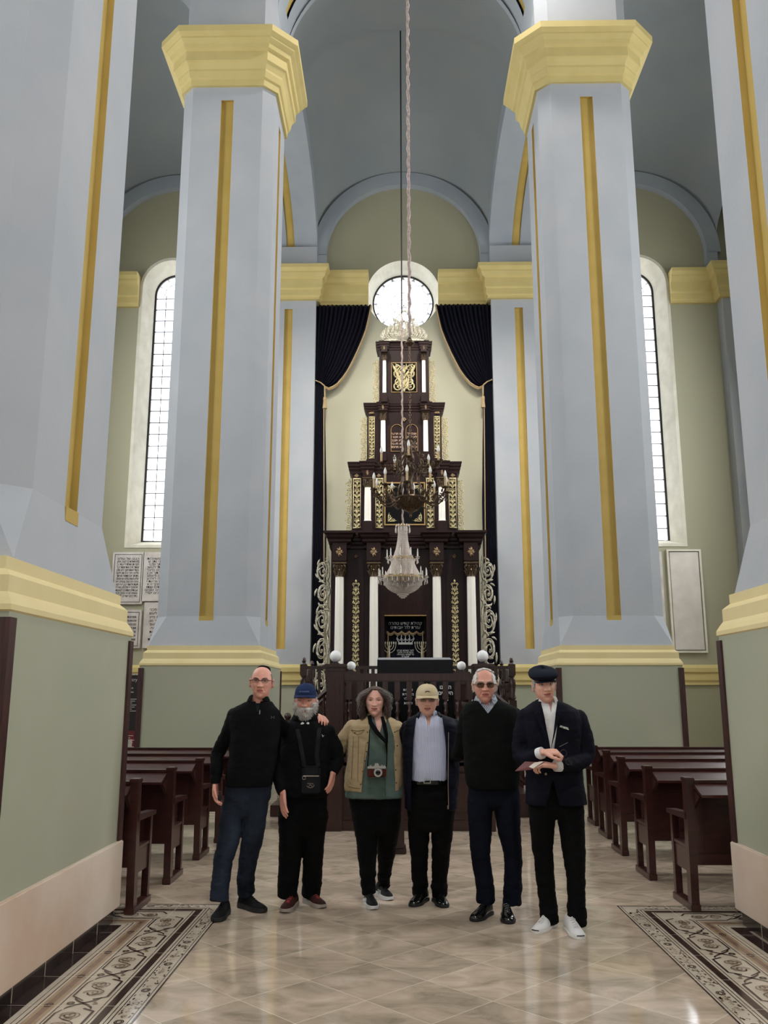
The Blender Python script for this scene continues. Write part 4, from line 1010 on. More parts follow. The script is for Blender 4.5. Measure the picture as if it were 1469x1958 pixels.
for k in range(6):
    a = 2*pi*k/6+.3; T = Matrix.Rotation(a, 4, 'Z'); m = MB()
    m.tube([T @ Vector(p) for p in ((.03, 0, zr(838)), (.07, 0, zr(845)), (.06, 0, zr(856)), (.10, 0, zr(868)), (.17, 0, zr(880)), (.185, 0, zr(892)), (.15, 0, zr(902)), (.11, 0, zr(910)), (.12, 0, zr(922)), (.16, 0, zr(934)), (.15, 0, zr(948)))], [.008, .011, .009, .012, .013, .012, .011, .010, .012, .012, .010], 6)
    spiral(m, .215, zr(878), .03, pi, -1, 1.3, 0, .008, T=T); spiral(m, .085, zr(842), .022, pi, -1, 1.2, 0, .007, T=T)
    leaf(m, .11, zr(870), pi/3, .07, .02, 0, 0, .6, T); leaf(m, .15, zr(905), -pi/3, .08, .02, 0, 0, .8, T)
    m.obj('scroll', M['brass'], ch, smooth=True)
def candle_arm(parent, a, r, zcup, zstart, rstart, sag, name='candle_arm', hs=.125, th=.010, mt='brass'):
    T = Matrix.Rotation(a, 4, 'Z'); m = MB(); n = 12
    pts = []
    for i in range(n+1):
        t = i/n; rr = rstart+(r-rstart)*t; z = zstart+(zcup-.03-zstart)*t**2-sag*sin(pi*t)*(1.1-.2*t)
        pts.append(T @ Vector((rr, 0, z)))
    m.tube(pts, th, 6)
    if mt == 'brass':
        spiral(m, rstart+(r-rstart)*.75, (zcup+zstart)/2-sag*.55, .035, pi/2, -1, 1.4, 0, .008, T=T); spiral(m, r*.78, zcup-sag*1.15, .028, 0, 1, 1.3, 0, .007, T=T)
        spiral(m, rstart+(r-rstart)*.45, (zcup+zstart)/2-sag*.4, .03, -pi/2, 1, 1.3, 0, .007, T=T); spiral(m, r*.97, zcup-sag*1.0, .026, pi/2, -1, 1.3, 0, .006, T=T); leaf(m, rstart+(r-rstart)*.2, zcup-sag*1.1, pi/2.5, .09, .024, 0, 0, .8, T); leaf(m, rstart+(r-rstart)*.5, zcup-sag, pi/5, .08, .022, 0, 0, .7, T); leaf(m, r*.9, zcup-sag*.6, pi/2, .06, .02, 0, 0, -.9, T)
    x, y = r*cos(a), r*sin(a)
    m.lathe([(.008, -.05), (.02, -.035), (.012, -.02), (.045, -.008), (.05, 0), (.02, .002), (.022, .015), (.014, .018)], (x, y, zcup), 14)
    o = m.obj(name, M[mt], parent, smooth=True, angle=45)
    s_ = MB(); s_.lathe([(.0135, .015), (.0135, hs)], (x, y, zcup), 10); s_.obj('candle_sleeve', M['sleeve'] if mt == 'brass' else M['bulb'], o, smooth=True, angle=40)
    b = MB(); q = .0 ; b.lathe([(.010, hs), (.017, hs+.012), (.0205, hs+.03), (.019, hs+.05), (.012, hs+.075), (.005, hs+.092), (.001, hs+.097)] if mt == 'brass' else [(.008, hs), (.013, hs+.02), (.009, hs+.05), (.001, hs+.075)], (x, y, zcup), 12); b.obj('bulb', M['bulb'], o, smooth=True)
for k in range(10): candle_arm(ch, -(RAD(96+36*k)), 71*u, zr(916)-.155, zr(953), .17, .10)
for k in range(5): candle_arm(ch, -(RAD(94+72*k)), 57*u, zr(866)-.155, zr(885), .05, .07)
# chain, rod, ball and covered cord
m = MB(); zt = zr(840); zb2 = zr(672); nl = int((zb2-zt)/.034)
for k in range(nl):
    zc_ = zt+(k+.5)*(zb2-zt)/nl; pts = [(0, 0, 0)]*13
    pts = [((.012*cos(t*pi/6)) if k % 2 else 0, (0 if k % 2 else .012*cos(t*pi/6)), zc_+.022*sin(t*pi/6)) for t in range(13)]
    m.tube(pts, .0038, 4)
m.obj('chain', M['brass'], ch)
m = MB(); m.lathe([(.012, zr(672)), (.012, zr(663)), (.03, zr(662)), (.065, zr(657)), (.065, zr(654)), (.03, zr(650)), (.02, zr(646))], seg=18); m.obj('canopy_ball', M['brass'], ch, smooth=True, angle=40)
ztop = 17.6-z0
def cord(parent, za, zb, r, mt, x=0, y=0, name='covered_cord'):
    m = MB(); n = int((zb-za)/.06); R = []; P = []
    for k in range(n+1):
        z = za+(zb-za)*k/n; P.append((x+.008*sin(k*1.7), y+.006*cos(k*2.1), z)); R.append(r*(.7+.45*abs(sin(k*.9))))
    m.tube(P, R, 7); return m.obj(name, mt, parent, smooth=True)
cord(ch, zr(646), ztop, .022, M['rope'])
# crystal chandelier
CY2 = 17.8; c2 = lambda py: at(771, py, CY2).z
x2 = at(770.5, 1070, CY2).x; zb_ = c2(1143)
cr2 = thing('crystal_chandelier', 'large crystal bead chandelier with a basket-shaped bowl hanging in front of the ark', 'chandelier', (x2, CY2, zb_))
k2 = lambda py: c2(py)-zb_
u2 = mpx(1075, CY2)
def beads(name, prof, n, step=.019, r=.0085):
    m = MB()
    # resample the profile
    P = [Vector((a*u2, k2(b))) for a, b in prof]; S = []
    for a, b in zip(P[:-1], P[1:]):
        q = max(1, int((b-a).length/step)); S += [a.lerp(b, i/q) for i in range(q)]
    S.append(P[-1])
    for k in range(n):
        an = 2*pi*k/n; c, s_ = cos(an), sin(an)
        for j, p in enumerate(S):
            x, y, z = p.x*c, p.x*s_, p.y; rr = r*(1+.25*((j+k) % 2))
            m.add([(x+rr, y, z), (x, y+rr, z), (x-rr, y, z), (x, y-rr, z), (x, y, z+rr*1.3), (x, y, z-rr*1.3)], [(0, 1, 4), (1, 2, 4), (2, 3, 4), (3, 0, 4), (1, 0, 5), (2, 1, 5), (3, 2, 5), (0, 3, 5)])
    return m.obj(name, M['crystal'], cr2)
beads('neck_beads', [(8, 1006), (8.5, 1020), (10, 1035), (13, 1050), (17, 1062), (20, 1067)], 40)
beads('bell_beads', [(19, 1069), (22, 1078), (26, 1087), (31, 1096), (37, 1104)], 76)
beads('basket_beads', [(37, 1106), (36.5, 1112), (34, 1119), (29, 1125), (22, 1130), (13, 1134), (11, 1134), (10.5, 1137), (7.5, 1138), (7, 1140.5), (4, 1141), (3.5, 1143)], 72)
m = MB()
for r_, y0, y1 in ((20.5, 1066, 1069), (38, 1103, 1106.5), (9, 1004, 1006.5)): m.lathe([((r_-1.2)*u2, k2(y1)), (r_*u2, k2(y1)), (r_*u2, k2(y0)), ((r_-1.2)*u2, k2(y0))], seg=40)
m.lathe([(.012, k2(1104)), (.012, k2(1000))], seg=8); m.obj('brass_rings', M['sleeve'], cr2, smooth=True, angle=40)
def drops(r, y, n, L=.05):
    m = MB()
    for k in range(n):
        a = 2*pi*k/n; m.lathe([(.002, 0), (.006, -L*.2), (.012, -L*.7), (.008, -L*.92), (.001, -L)], (r*u2*cos(a), r*u2*sin(a), k2(y)), 6)
    return m
drops(14, 1008, 14, .12).obj('crystal_drops', M['crystal'], cr2); drops(29, 1070, 18, .08).obj('crystal_drops', M['crystal'], cr2); drops(46.5, 1108, 28, .09).obj('crystal_drops', M['crystal'], cr2)
m = MB()
for k in range(14): a = 2*pi*k/14; m.tube([(9*u2*cos(a), 9*u2*sin(a), k2(1005)), (12*u2*cos(a), 12*u2*sin(a), k2(1003)), (14*u2*cos(a), 14*u2*sin(a), k2(1007))], .006, 5)
m.obj('crown_arms', M['crystal'], cr2)
for k in range(9): candle_arm(cr2, RAD(20+40*k), 30*u2, k2(1066), k2(1068), 19*u2, .03, hs=.10, th=.008, mt='crystal')
for k in range(14): candle_arm(cr2, RAD(8+360/14*k), 46*u2, k2(1103), k2(1105), 37*u2, .03, hs=.10, th=.008, mt='crystal')
cord(cr2, k2(1002), k2(600), .020, M['rope']); 
m = MB(); m.tube([(0, 0, k2(602)), (0, 0, 16.9-zb_)], .016, 6); m.obj('suspension_rod', M['iron'], cr2)

# ============================================================ WALL TABLETS, BANNER
M['plaque'] = mat('grey_marble_tablet', hexc(206, 200, 194), .35, var=.7, vscale=5, col2=hexc(178, 170, 166))
M['plaque_b'] = mat('blank_marble_tablet', hexc(214, 207, 198), .35, var=.7, vscale=3, col2=hexc(196, 188, 180))
M['engrave'] = mat('black_engraving', hexc(44, 40, 40), .5)
VER = ["רבונו של עולם", "מלא משאלות לבי לטובה והפק", "רצוני ותן שאלתי לי עבדך בן", "אמתך וזכני ואת אשתי ובני", "ובנותי לעשות רצונך בלבב שלם", "ומלטנו מיצר הרע ותן חלקנו", "בתורתך וזכנו שתשרה שכינתך", "עלינו והופע עלינו רוח חכמה", "ובינה רוח עצה וגבורה רוח", "דעת ויראת יי וכן יהי רצון", "מלפניך יי אלהינו ואלהי", "אבותינו שתזכנו לעשות", "מעשים טובים בעיניך ולכת", "בדרכים ישרים לפניך"]
YW = WALL_Y-.03
def plaque(label, pxl, pxr, pyt, pyb, lines, tsize, name='stone_tablet', border=True, mt='plaque', col='left'):
    a = at(pxl, pyt, YW); b = at(pxr, pyb, YW); x0, x1, z0_, z1 = a.x, b.x, b.z, a.z
    t = thing(name, label, 'tablet', ((x0+x1)/2, WALL_Y-.015, z0_)); w, h = (x1-x0)/2, z1-z0_
    MB().bbox(-w, w, -.05, .0, 0, h, .01).obj('slab', M[mt], t)
    if border:
        f = MB()
        if lines: frame(f, -w+.07, w-.07, .07, h-.07, -.052, .012, .004); f.obj('border_line', M['engrave'], t)
        else: frame(f, -w-.02, w+.02, -.02, h+.02, -.0, .05, .07); f.obj('raised_frame', M['cream'], t)
    if lines:
        tx_ = MB(); n = len(lines); st_ = (h-.32)/n
        for k, l in enumerate(lines):
            V, Fc = text_mesh(l[::-1], tsize, extrude=.003); ex = max(v.x for v in V)-min(v.x for v in V); kx = min(1.15, (w*2-(.26 if border else .2))/ex)
            tx_.add(V, Fc, 0, Matrix.Translation((0, -.053, h-.14-st_*(k+.5)-tsize*.3)) @ Matrix.Scale(kx, 4, (1, 0, 0)) @ UPRIGHT)
        tx_.obj('engraved_text', M['engrave'], t)
    return t
plaque('upper grey stone tablet with a line border and Hebrew text, left of the window pillar', 217, 272, 1056, 1156, VER, .085)
plaque('smaller bordered grey stone tablet with Hebrew text below the taller one', 222, 268, 1166, 1240, VER[6:13], .085)
plaque('borderless grey stone tablet with Hebrew lines, partly behind the left pillar, the upper one', 275, 325, 1056, 1150, [l[:11] for l in VER[1:]], .09, border=False)
plaque('borderless lower grey stone tablet with Hebrew lines, partly behind the left pillar', 277, 330, 1152, 1240, [l[:10] for l in VER[3:12]], .095, border=False)
plaque('narrow grey stone tablet with short Hebrew lines on the right of the end wall', 1240, 1277, 1055, 1243, [l[:12] for l in VER], .095, border=False)
plaque('blank pale stone tablet in a raised frame on the right of the end wall', 1279, 1348, 1056, 1243, [], .1, mt='plaque_b')
# roll-up banner between the left pillars
M['banner_red'] = mat('banner_print', hexc(110, 24, 34), .5); M['banner_black'] = mat('banner_black_print', hexc(24, 20, 24), .5)
Yb_ = 16.5; a = at(232, 1290, Yb_); b = at(262, 1430, Yb_)
bn = thing('rollup_banner', 'dark printed roll-up banner standing behind the left pews by the pillar', 'banner', ((a.x+b.x)/2-.25, Yb_, 0)); hw_ = .42
zt_ = a.z
MB().bbox(-hw_-.02, hw_+.02, -.08, .08, 0, .09, .02).obj('banner_base', M['iron'], bn)
MB().box(-hw_, hw_, -.004, .004, .09, .95).obj('lower_print', M['banner_red'], bn); MB().box(-hw_, hw_, -.004, .004, .95, zt_).obj('upper_print', M['banner_black'], bn)
MB().tube([(0, .03, .05), (0, .03, zt_)], .012, 6).bbox(-hw_-.01, hw_+.01, -.012, .012, zt_-.01, zt_+.02, .005).obj('support_pole', M['silver_gilt'], bn)
m = MB()
for k, (tl, s_, z) in enumerate((("ne Cetry", .085, zt_-.12), ("szymoch", .05, zt_-.26), ("Romaniae", .05, zt_-.33), ("aeniy", .05, 1.13))): put_text(m, tl, s_, .22, -.006, z, extrude=.001)
for k in range(14):
    z = zt_-.45-.036*k if k < 7 else .86-.04*(k-7)
    m.box(.02, .40-.05*(k % 3), -.006, -.004, z, z+.010)
m.obj('banner_text', M['white_line'], bn)
m = MB(); m.box(.12, .34, -.007, -.004, .66, .80); m.obj('printed_photo', M['plaque'], bn)
# ============================================================ PEOPLE
def skin_mat(name, c1, c2):
    m = mat(name, c1, .5, var=1, vscale=14, col2=c2, bump=.15, bscale=120)
    p = m.node_tree.nodes['Principled BSDF']; p.inputs['Subsurface Weight'].default_value = .08; p.inputs['Subsurface Radius'].default_value = (.02, .008, .005)
    return m
M['lips'] = mat('lips', hexc(168, 96, 90), .45); M['sclera'] = mat('eye_white', hexc(210, 200, 195), .2); M['iris'] = mat('eye_iris', hexc(50, 40, 34), .15)
M['teeth'] = mat('teeth', hexc(225, 215, 200), .3); M['lash'] = mat('lash', hexc(84, 58, 50), .6)
def fab(name, c, c2=None, rough=.85, var=.5, vs=9, stretch=None, bump=.25, bs=220):
    return mat(name, c, rough, var=var, vscale=vs, col2=c2, stretch=stretch, bump=bump, bscale=bs, spec=.12)
def organic(name, mb, mats, parent, voxel=.008, smooth=4, post=None, factor=.5):
    o = mb.obj(name, mats, parent)
    r = o.modifiers.new('r', 'REMESH'); r.mode = 'VOXEL'; r.voxel_size = voxel
    if smooth: s_ = o.modifiers.new('s', 'SMOOTH'); s_.iterations = smooth; s_.factor = factor
    bake(o); me = o.data
    if not me.materials:
        for m_ in (mats if isinstance(mats, (list, tuple)) else [mats]): me.materials.append(m_)
    if post: post(o)
    me.polygons.foreach_set('use_smooth', [True]*len(me.polygons)); me.update(); return o
def catmull(pts, R, k=4):
    P = [Vector(p) for p in pts]; n = len(P); out = []; rr = []
    for i in range(n-1):
        p0, p1, p2, p3 = P[max(i-1, 0)], P[i], P[i+1], P[min(i+2, n-1)]
        for j in range(k):
            t = j/k; out.append(.5*((2*p1)+(p2-p0)*t+(2*p0-5*p1+4*p2-p3)*t*t+(3*p1-p0-3*p2+p3)*t**3)); rr.append(R[i]+(R[i+1]-R[i])*t)
    return out+[P[-1]], rr+[R[-1]]
def limb(mb, pts, R, k=4, seg=18, ends=True, scale=1.0, add=0):
    R = [r*scale+add for r in R]; P, Q = catmull(pts, R, k); mb.tube(P, Q, seg)
    if ends:
        mb.ball(P[0], Q[0], seg=16, rings=10); mb.ball(P[-1], Q[-1], seg=16, rings=10)
def sring(cx, cy, z, hw_, hd, e=2.5, n=40):
    R = []
    for i in range(n):
        a = 2*pi*i/n; c, s_ = cos(a), sin(a)
        R.append((cx+hw_*abs(c)**(2/e)*(1 if c >= 0 else -1), cy+hd*abs(s_)**(2/e)*(1 if s_ >= 0 else -1), z))
    return R
def wrinkle(o, amp, freq=9, stretch=(1, 1, 1.8), zones=(), seed=0, folds=None):
    me = o.data; nv = len(me.vertices); N = [v.normal.copy() for v in me.vertices]
    for i, v in enumerate(me.vertices):
        p = v.co; q = Vector((p.x*stretch[0], p.y*stretch[1], p.z*stretch[2]))*freq+Vector((seed*7.3, 0, 0))
        d = noise.noise(q)*.6+(1-abs(noise.noise(q*1.9+Vector((5, 5, 5))))*2)*.35
        a = amp
        for c, r, g in zones:
            dd = (p-c).length
            if dd < r: a += g*(1-dd/r)
        v.co = p+N[i]*(d*a*1.8)
    me.update()
# ---- head
def head_dir(u, fw=1.0, jaw=.30):
    x, y, z = u; k = min(1.22, (1.0001-z*z)**-.11) if z > 0 else 1; X = .074*fw*x*k; Y = .094*y*k; Z = .115*z
    if y < 0: Y = -.092*abs(y)**.86*k
    if z < 0:
        t = -z; X *= 1-jaw*t**1.5; Y *= (1-.42*t) if y > 0 else (1-.10*t*t); Y -= .030*t*t
    else: Y *= 1.02; X *= 1.02
    if y > 0 and z > -.4: Y *= 1.07
    return Vector((X, Y, Z))
def face_field(X, Z, smile=0, jowl=0, nose=1.0):
    g = lambda x, z, sx, sz: math.exp(-((X-x)/sx)**2-((Z-z)/sz)**2)
    aX = abs(X); ga = lambda x, z, sx, sz: math.exp(-((aX-x)/sx)**2-((Z-z)/sz)**2)
    d = 0
    if -.025 <= Z < .032: t = (.032-Z)/.057; d += .027*nose*t**1.25*math.exp(-(X/(.0085+.005*t))**2)
    elif Z < -.025: d += .027*nose*math.exp(-((Z+.025)/.007)**2)*math.exp(-(X/.0135)**2)
    d += .010*nose*ga(.0135, -.025, .006, .006)
    d -= .011*ga(.031, .012, .017, .010)
    d += .005*math.exp(-((Z-.032)/.008)**2)*math.exp(-((aX-.026)/.024)**2)
    d += .006*ga(.044, -.016+.004*smile, .017, .015)*(1+.5*smile)
    d -= .004*math.exp(-((aX-(.020+.42*(-.028-Z)+.004*smile))/.004)**2)*(1 if -.062 < Z < -.026 else 0)
    zm = -.0555+smile*.006*min(1, (aX/.026)**2)
    w_ = .022+.004*smile
    d += .0045*math.exp(-((Z-zm-.0065)/.0045)**2)*math.exp(-(X/w_)**4)
    d += .0060*math.exp(-((Z-zm+.0070)/.0055)**2)*math.exp(-(X/(w_*.9))**4)
    d -= .0042*math.exp(-((Z-zm)/.0024)**2)*math.exp(-(X/(w_*1.12))**6)
    d -= .004*g(0, -.076, .025, .006); d += .008*g(0, -.096, .017, .012)
    d += jowl*.006*ga(.045, -.07, .018, .018)
    return d
def hand(mb, w, f, n, side, curl=.35, s=1.0, spread=.10, thumb=1.0):
    """w wrist, f forward, n palm normal, side +-1 gives the thumb side"""
    f = Vector(f).normalized(); n = Vector(n); n = (n-f*n.dot(f)).normalized(); t = f.cross(n)*side; w = Vector(w)
    K = []
    for j, (o, L) in enumerate(((.030, .078), (.0105, .086), (-.0105, .080), (-.030, .062))):
        b0 = w+(f*.005+t*o*.55)*s; kn = w+(f*(.092-.006*abs(j-1))+t*o-n*.004)*s
        mb.tube([w-f*.02*s+t*o*.5*s, b0, (b0+kn)/2-n*.002*s, kn], [.014*s, .0150*s, .0145*s, .0120*s], 10); mb.ball(kn, .0115*s, seg=10, rings=8)
        d = (f+t*(o*spread*12)).normalized(); p = kn; a = curl*.55; P = [p]; seg_ = (.46, .30, .24)
        for q, sl in enumerate(seg_):
            dd = (d*cos(a)+n*sin(a)).normalized(); p = p+dd*L*sl*s; P.append(p); a += curl*(1.0 if q == 0 else .7)
        mb.tube([P[0]-f*.004, P[0], P[1], P[2], P[3]], [x*s for x in (.0098, .0098, .0088, .0082, .0066)], 10); mb.ball(P[3], .0066*s, seg=8, rings=6)
    b = w+(f*.022+t*.026+n*.004)*s; c1 = b+(f*.030+t*.026+n*.010)*s*thumb; c2 = c1+(f*.030+t*.004+n*.008)*s; c3 = c2+(f*.022-t*.004+n*.006)*s
    mb.tube([w+f*.005*s+t*.012*s, b, c1, c2, c3], [x*s for x in (.014, .016, .0125, .0105, .008)], 10); mb.ball(c3, .008*s, seg=8, rings=6)
class Person:
    def __init__(s, label, Y0, feet_px, skin, s_head, head_px, head_rot=(0, 0, 0), fw=1.0, jaw=.30, smile=0, jowl=0, nose=1.0, head_dy=-.04, group=None):
        r = fl(*feet_px); s.root = thing('person', label, 'person', (r.x, Y0, 0)); s.o = Vector((r.x, Y0, 0)); s.Y0 = Y0
        s.skin = skin; s.hs = s_head; s.hc = s.J(head_px[0], head_px[1], head_dy)
        s.HT = Matrix.Translation(s.hc) @ Matrix.Rotation(head_rot[0], 4, 'Z') @ Matrix.Rotation(head_rot[1], 4, 'X') @ Matrix.Rotation(head_rot[2], 4, 'Y') @ Matrix.Scale(s_head, 4)
        s.fw, s.jaw, s.smile, s.jowl, s.nose = fw, jaw, smile, jowl, nose; s.arms = []; s.hands = []
    def J(s, px, py, dy=0): return at(px, py, s.Y0+dy)-s.o
    def W(s, px, py, dy=0): return (s.Y0+dy)/s.Y0
    def ringpx(s, py, xl, xr, dep, dy=0, e=2.5, grow=0):
        a = s.J(xl, py, dy); b = s.J(xr, py, dy); return sring((a.x+b.x)/2, dy, a.z, (b.x-a.x)/2+grow, dep+grow, e)
    def torso(s, mb, rings, grow=0, zmin=None):
        R = [s.ringpx(r[0], r[1], r[2], r[3], r[4] if len(r) > 4 else 0, grow=grow) for r in rings]; mb.rings(R)
    def body(s, rings, arms, hands):
        """arms: list of (points [(px,py,dy,r)]); hands: (armindex, fwd, normal, side, curl, scale)"""
        mb = MB(); V = []; n1, n2 = 72, 56
        R = []
        for i in range(n2+1):
            a = -pi/2+pi*i/n2; R.append([s.HT @ head_dir((max(cos(a), .002)*cos(2*pi*k/n1), max(cos(a), .002)*sin(2*pi*k/n1), sin(a)), s.fw, s.jaw) for k in range(n1)])
        mb.rings(R)
        for sx in (-1, 1):
            e = MB(); e.ball((0, 0, 0), .009, .019, .031, 14, 10); T = s.HT @ Matrix.Translation((sx*.076*s.fw, .010, -.004)) @ Matrix.Rotation(sx*.42, 4, 'Z') @ Matrix.Rotation(-.12, 4, 'X'); mb.add(e.v, e.f, 0, T)
            e = MB(); e.tube([(0, .006+.0*k+.017*cos(k*pi/6-.2), .030*sin(k*pi/6-.2)) for k in range(-4, 7)], .0045, 6); mb.add(e.v, e.f, 0, s.HT @ Matrix.Translation((sx*.083*s.fw, .006, -.001)) @ Matrix.Rotation(sx*.42, 4, 'Z'))
        nk = s.HT @ Vector((0, .020, -.055)); a = s.ringpx(*rings[0][:4]); c = Vector((sum(p[0] for p in a)/len(a), sum(p[1] for p in a)/len(a), a[0][2]))
        nr = .060*s.hs*s.fw
        limb(mb, [nk, nk.lerp(c, .55)+Vector((0, .008, 0)), c+Vector((0, .01, -.02)), c+Vector((0, .01, -.10))], [nr*.98, nr*.95, nr*1.08, nr*1.3], 4, 24)
        s.neck = c
        s.torso(mb, rings, grow=-.022)
        for arm in arms:
            P = [s.J(q[0], q[1], q[2]) for q in arm]; limb(mb, P, [max(.022, q[3]*.62) for q in arm], 3, 14)
        for ai, f, n, side, curl, sc_ in hands:
            q = arms[ai][-1]; w = s.J(q[0], q[1], q[2]); hand(mb, w, f, n, side, curl, sc_)
        def post(o):
            me = o.data; I = s.HT.inverted(); R3 = s.HT.to_3x3()
            vz = s.hc.z-.15
            lipv = set()
            for v in me.vertices:
                if v.co.z < vz: continue
                l = I @ v.co
                if l.y < -.030 and abs(l.x) < .075 and -.125 < l.z < .11:
                    k = min(1, (-.030-l.y)/.025); d = face_field(l.x, l.z, s.smile, s.jowl, s.nose)*k
                    v.co = v.co+R3 @ Vector((0, -d, 0))
            for p in me.polygons:
                if p.center.z > vz:
                    l = I @ p.center
                    zm = -.0555+s.smile*.006*min(1, (abs(l.x)/.026)**2)
                    if l.y < -.06 and abs(l.x) < .023+.003*s.smile and abs(l.z-zm) < .0105*(1-(abs(l.x)/.03)**2): p.material_index = 1
            s.bodyverts = [(I @ v.co) for v in me.vertices if v.co.z > vz]
        s.b = organic('body', mb, [s.skin, M['lips']], s.root, .0037, 2, post)
        # eyes
        for sx in (-1, 1):
            tx_, tz = sx*.031*s.fw, .0125
            yy = min((l.y for l in s.bodyverts if abs(l.x-tx_) < .006 and abs(l.z-tz) < .005), default=-.08)
            e = MB(); n = 14
            R = [[(tx_+.0135*sin(t*pi/10)*cos(2*pi*k/n), yy+.008-.0105*cos(t*pi/10), tz+.0052*sin(t*pi/10)*sin(2*pi*k/n)) for k in range(n)] for t in range(0, 6)]
            R = [[(a_+.0001*k_, b_, c_) for k_, (a_, b_, c_) in enumerate(r_)] for r_ in R]
            e.rings(R[1:], True, True, 0, s.HT)
            i_ = MB(); i_.ball((tx_, yy+.0045, tz), .0052, .0078, .0050, 12, 8, 0)
            e.add(i_.v, i_.f, 1, s.HT)
            l_ = MB(); l_.tube([(tx_+(q-4)*.0036, yy-.0015+.0004*(q-4)**2*.3, tz+.0056-.00030*(q-4)**2) for q in range(9)], .0019, 5); e.add(l_.v, l_.f, 2, s.HT)
            e.obj('eye', [M['sclera'], M['iris'], M['lash']], s.root, smooth=True)
    def add_brows(s, m_, th=.0035, z=.030):
        b = MB()
        for sx in (-1, 1):
            pts = []
            for q in range(9):
                x = sx*(.014+q*.0042)*s.fw; zq = z+.006*sin(q/8*pi*.75)
                yy = min((l.y for l in s.bodyverts if abs(l.x-x) < .004 and abs(l.z-zq) < .004), default=-.085)
                pts.append((x, yy-.0002, zq))
            b.tube([s.HT @ Vector(p) for p in pts], [th*.9*s.hs*(1.1-abs(q-3)*.1) for q in range(9)], 6)
        b.obj('eyebrows', m_, s.root, smooth=True)
    def add_teeth(s, w=.016, h=.0035):
        zm = -.0550+s.smile*.003; yy = min((l.y for l in s.bodyverts if abs(l.x) < .006 and abs(l.z-zm) < .003), default=-.1)
        t = MB(); t.tube([(q*w/4, yy+.0005+.00035*q*q*.6, zm+s.smile*.006*(q/4*w/.026)**2) for q in range(-4, 5)], h, 6, T=s.HT); t.obj('teeth', M['teeth'], s.root, smooth=True)
    def glasses(s, mt, lens, w=.024, h=.015, rim=.0016, half=False, zc=.012, round_=3.0):
        g = MB(); L = MB(); yy = min(l.y for l in s.bodyverts if abs(abs(l.x)-.031) < .012 and abs(l.z-.02) < .02)-.006
        for sx in (-1, 1):
            cx = sx*.032*s.fw; P = []
            for k in range(29):
                a = 2*pi*k/28; P.append((cx+w*abs(cos(a))**(2/round_)*(1 if cos(a) > 0 else -1), yy+.12*abs(w*cos(a)*.3)*0, zc+h*abs(sin(a))**(2/round_)*(1 if sin(a) > 0 else -1)))
            Q = [p for p in P if p[2] > zc-.002] if half else P
            if half: Q = [P[k] for k in range(0, 15)]
            g.tube(Q, rim, 6, T=s.HT)
            L.rings([[(p[0], yy+.0008, p[2]) for p in P[:-1]], [(p[0], yy-.0004, p[2]) for p in P[:-1]]], T=s.HT)
            g.tube([(cx+sx*w, yy, zc+h*.4), (sx*.078*s.fw, yy+.02, zc+h*.4), (sx*.082*s.fw, .0, zc+.004), (sx*.081*s.fw, .022, zc-.012)], rim*1.1, 6, T=s.HT)
        g.tube([(-.032*s.fw+w, yy, zc+.003), (0, yy-.004, zc+.006), (.032*s.fw-w, yy, zc+.003)], rim*1.1, 6, T=s.HT)
        o = g.obj('glasses', mt, s.root, smooth=True); L.obj('lenses', lens, o)
    def hairshell(s, pred, mt, off=.006, rough_=.004, name='hair', n1=96, n2=70, freq=60, seed=0):
        """thin shell over the skull where pred(x,y,z of unit dir) is true"""
        V = {}; mb = MB(); idx = {}
        def pt(i, k, o_):
            a = -pi/2+pi*i/n2; u_ = (max(cos(a), .002)*cos(2*pi*k/n1), max(cos(a), .002)*sin(2*pi*k/n1), sin(a))
            p = head_dir(u_, s.fw, s.jaw); d = Vector(u_); nz = noise.noise(p*freq+Vector((seed, 0, 0)))
            return p+d*(o_+(rough_*nz if o_ > 0 else 0))
        for i in range(n2):
            for k in range(n1):
                a = -pi/2+pi*(i+.5)/n2; b = 2*pi*(k+.5)/n1; u_ = (cos(a)*cos(b), cos(a)*sin(b), sin(a))
                if not pred(*u_): continue
                c = [pt(i, k, off), pt(i, k+1, off), pt(i+1, k+1, off), pt(i+1, k, off)]; c2 = [pt(i, k, -.004), pt(i, k+1, -.004), pt(i+1, k+1, -.004), pt(i+1, k, -.004)]
                mb.add(c+c2, [(0, 1, 2, 3), (0, 4, 5, 1), (1, 5, 6, 2), (2, 6, 7, 3), (3, 7, 4, 0)], 0, s.HT)
        o = mb.obj(name, mt, s.root); me = o.data
        bm = bmesh.new(); bm.from_mesh(me); bmesh.ops.remove_doubles(bm, verts=bm.verts, dist=.0003); bm.to_mesh(me); bm.free()
        me.polygons.foreach_set('use_smooth', [True]*len(me.polygons)); return o
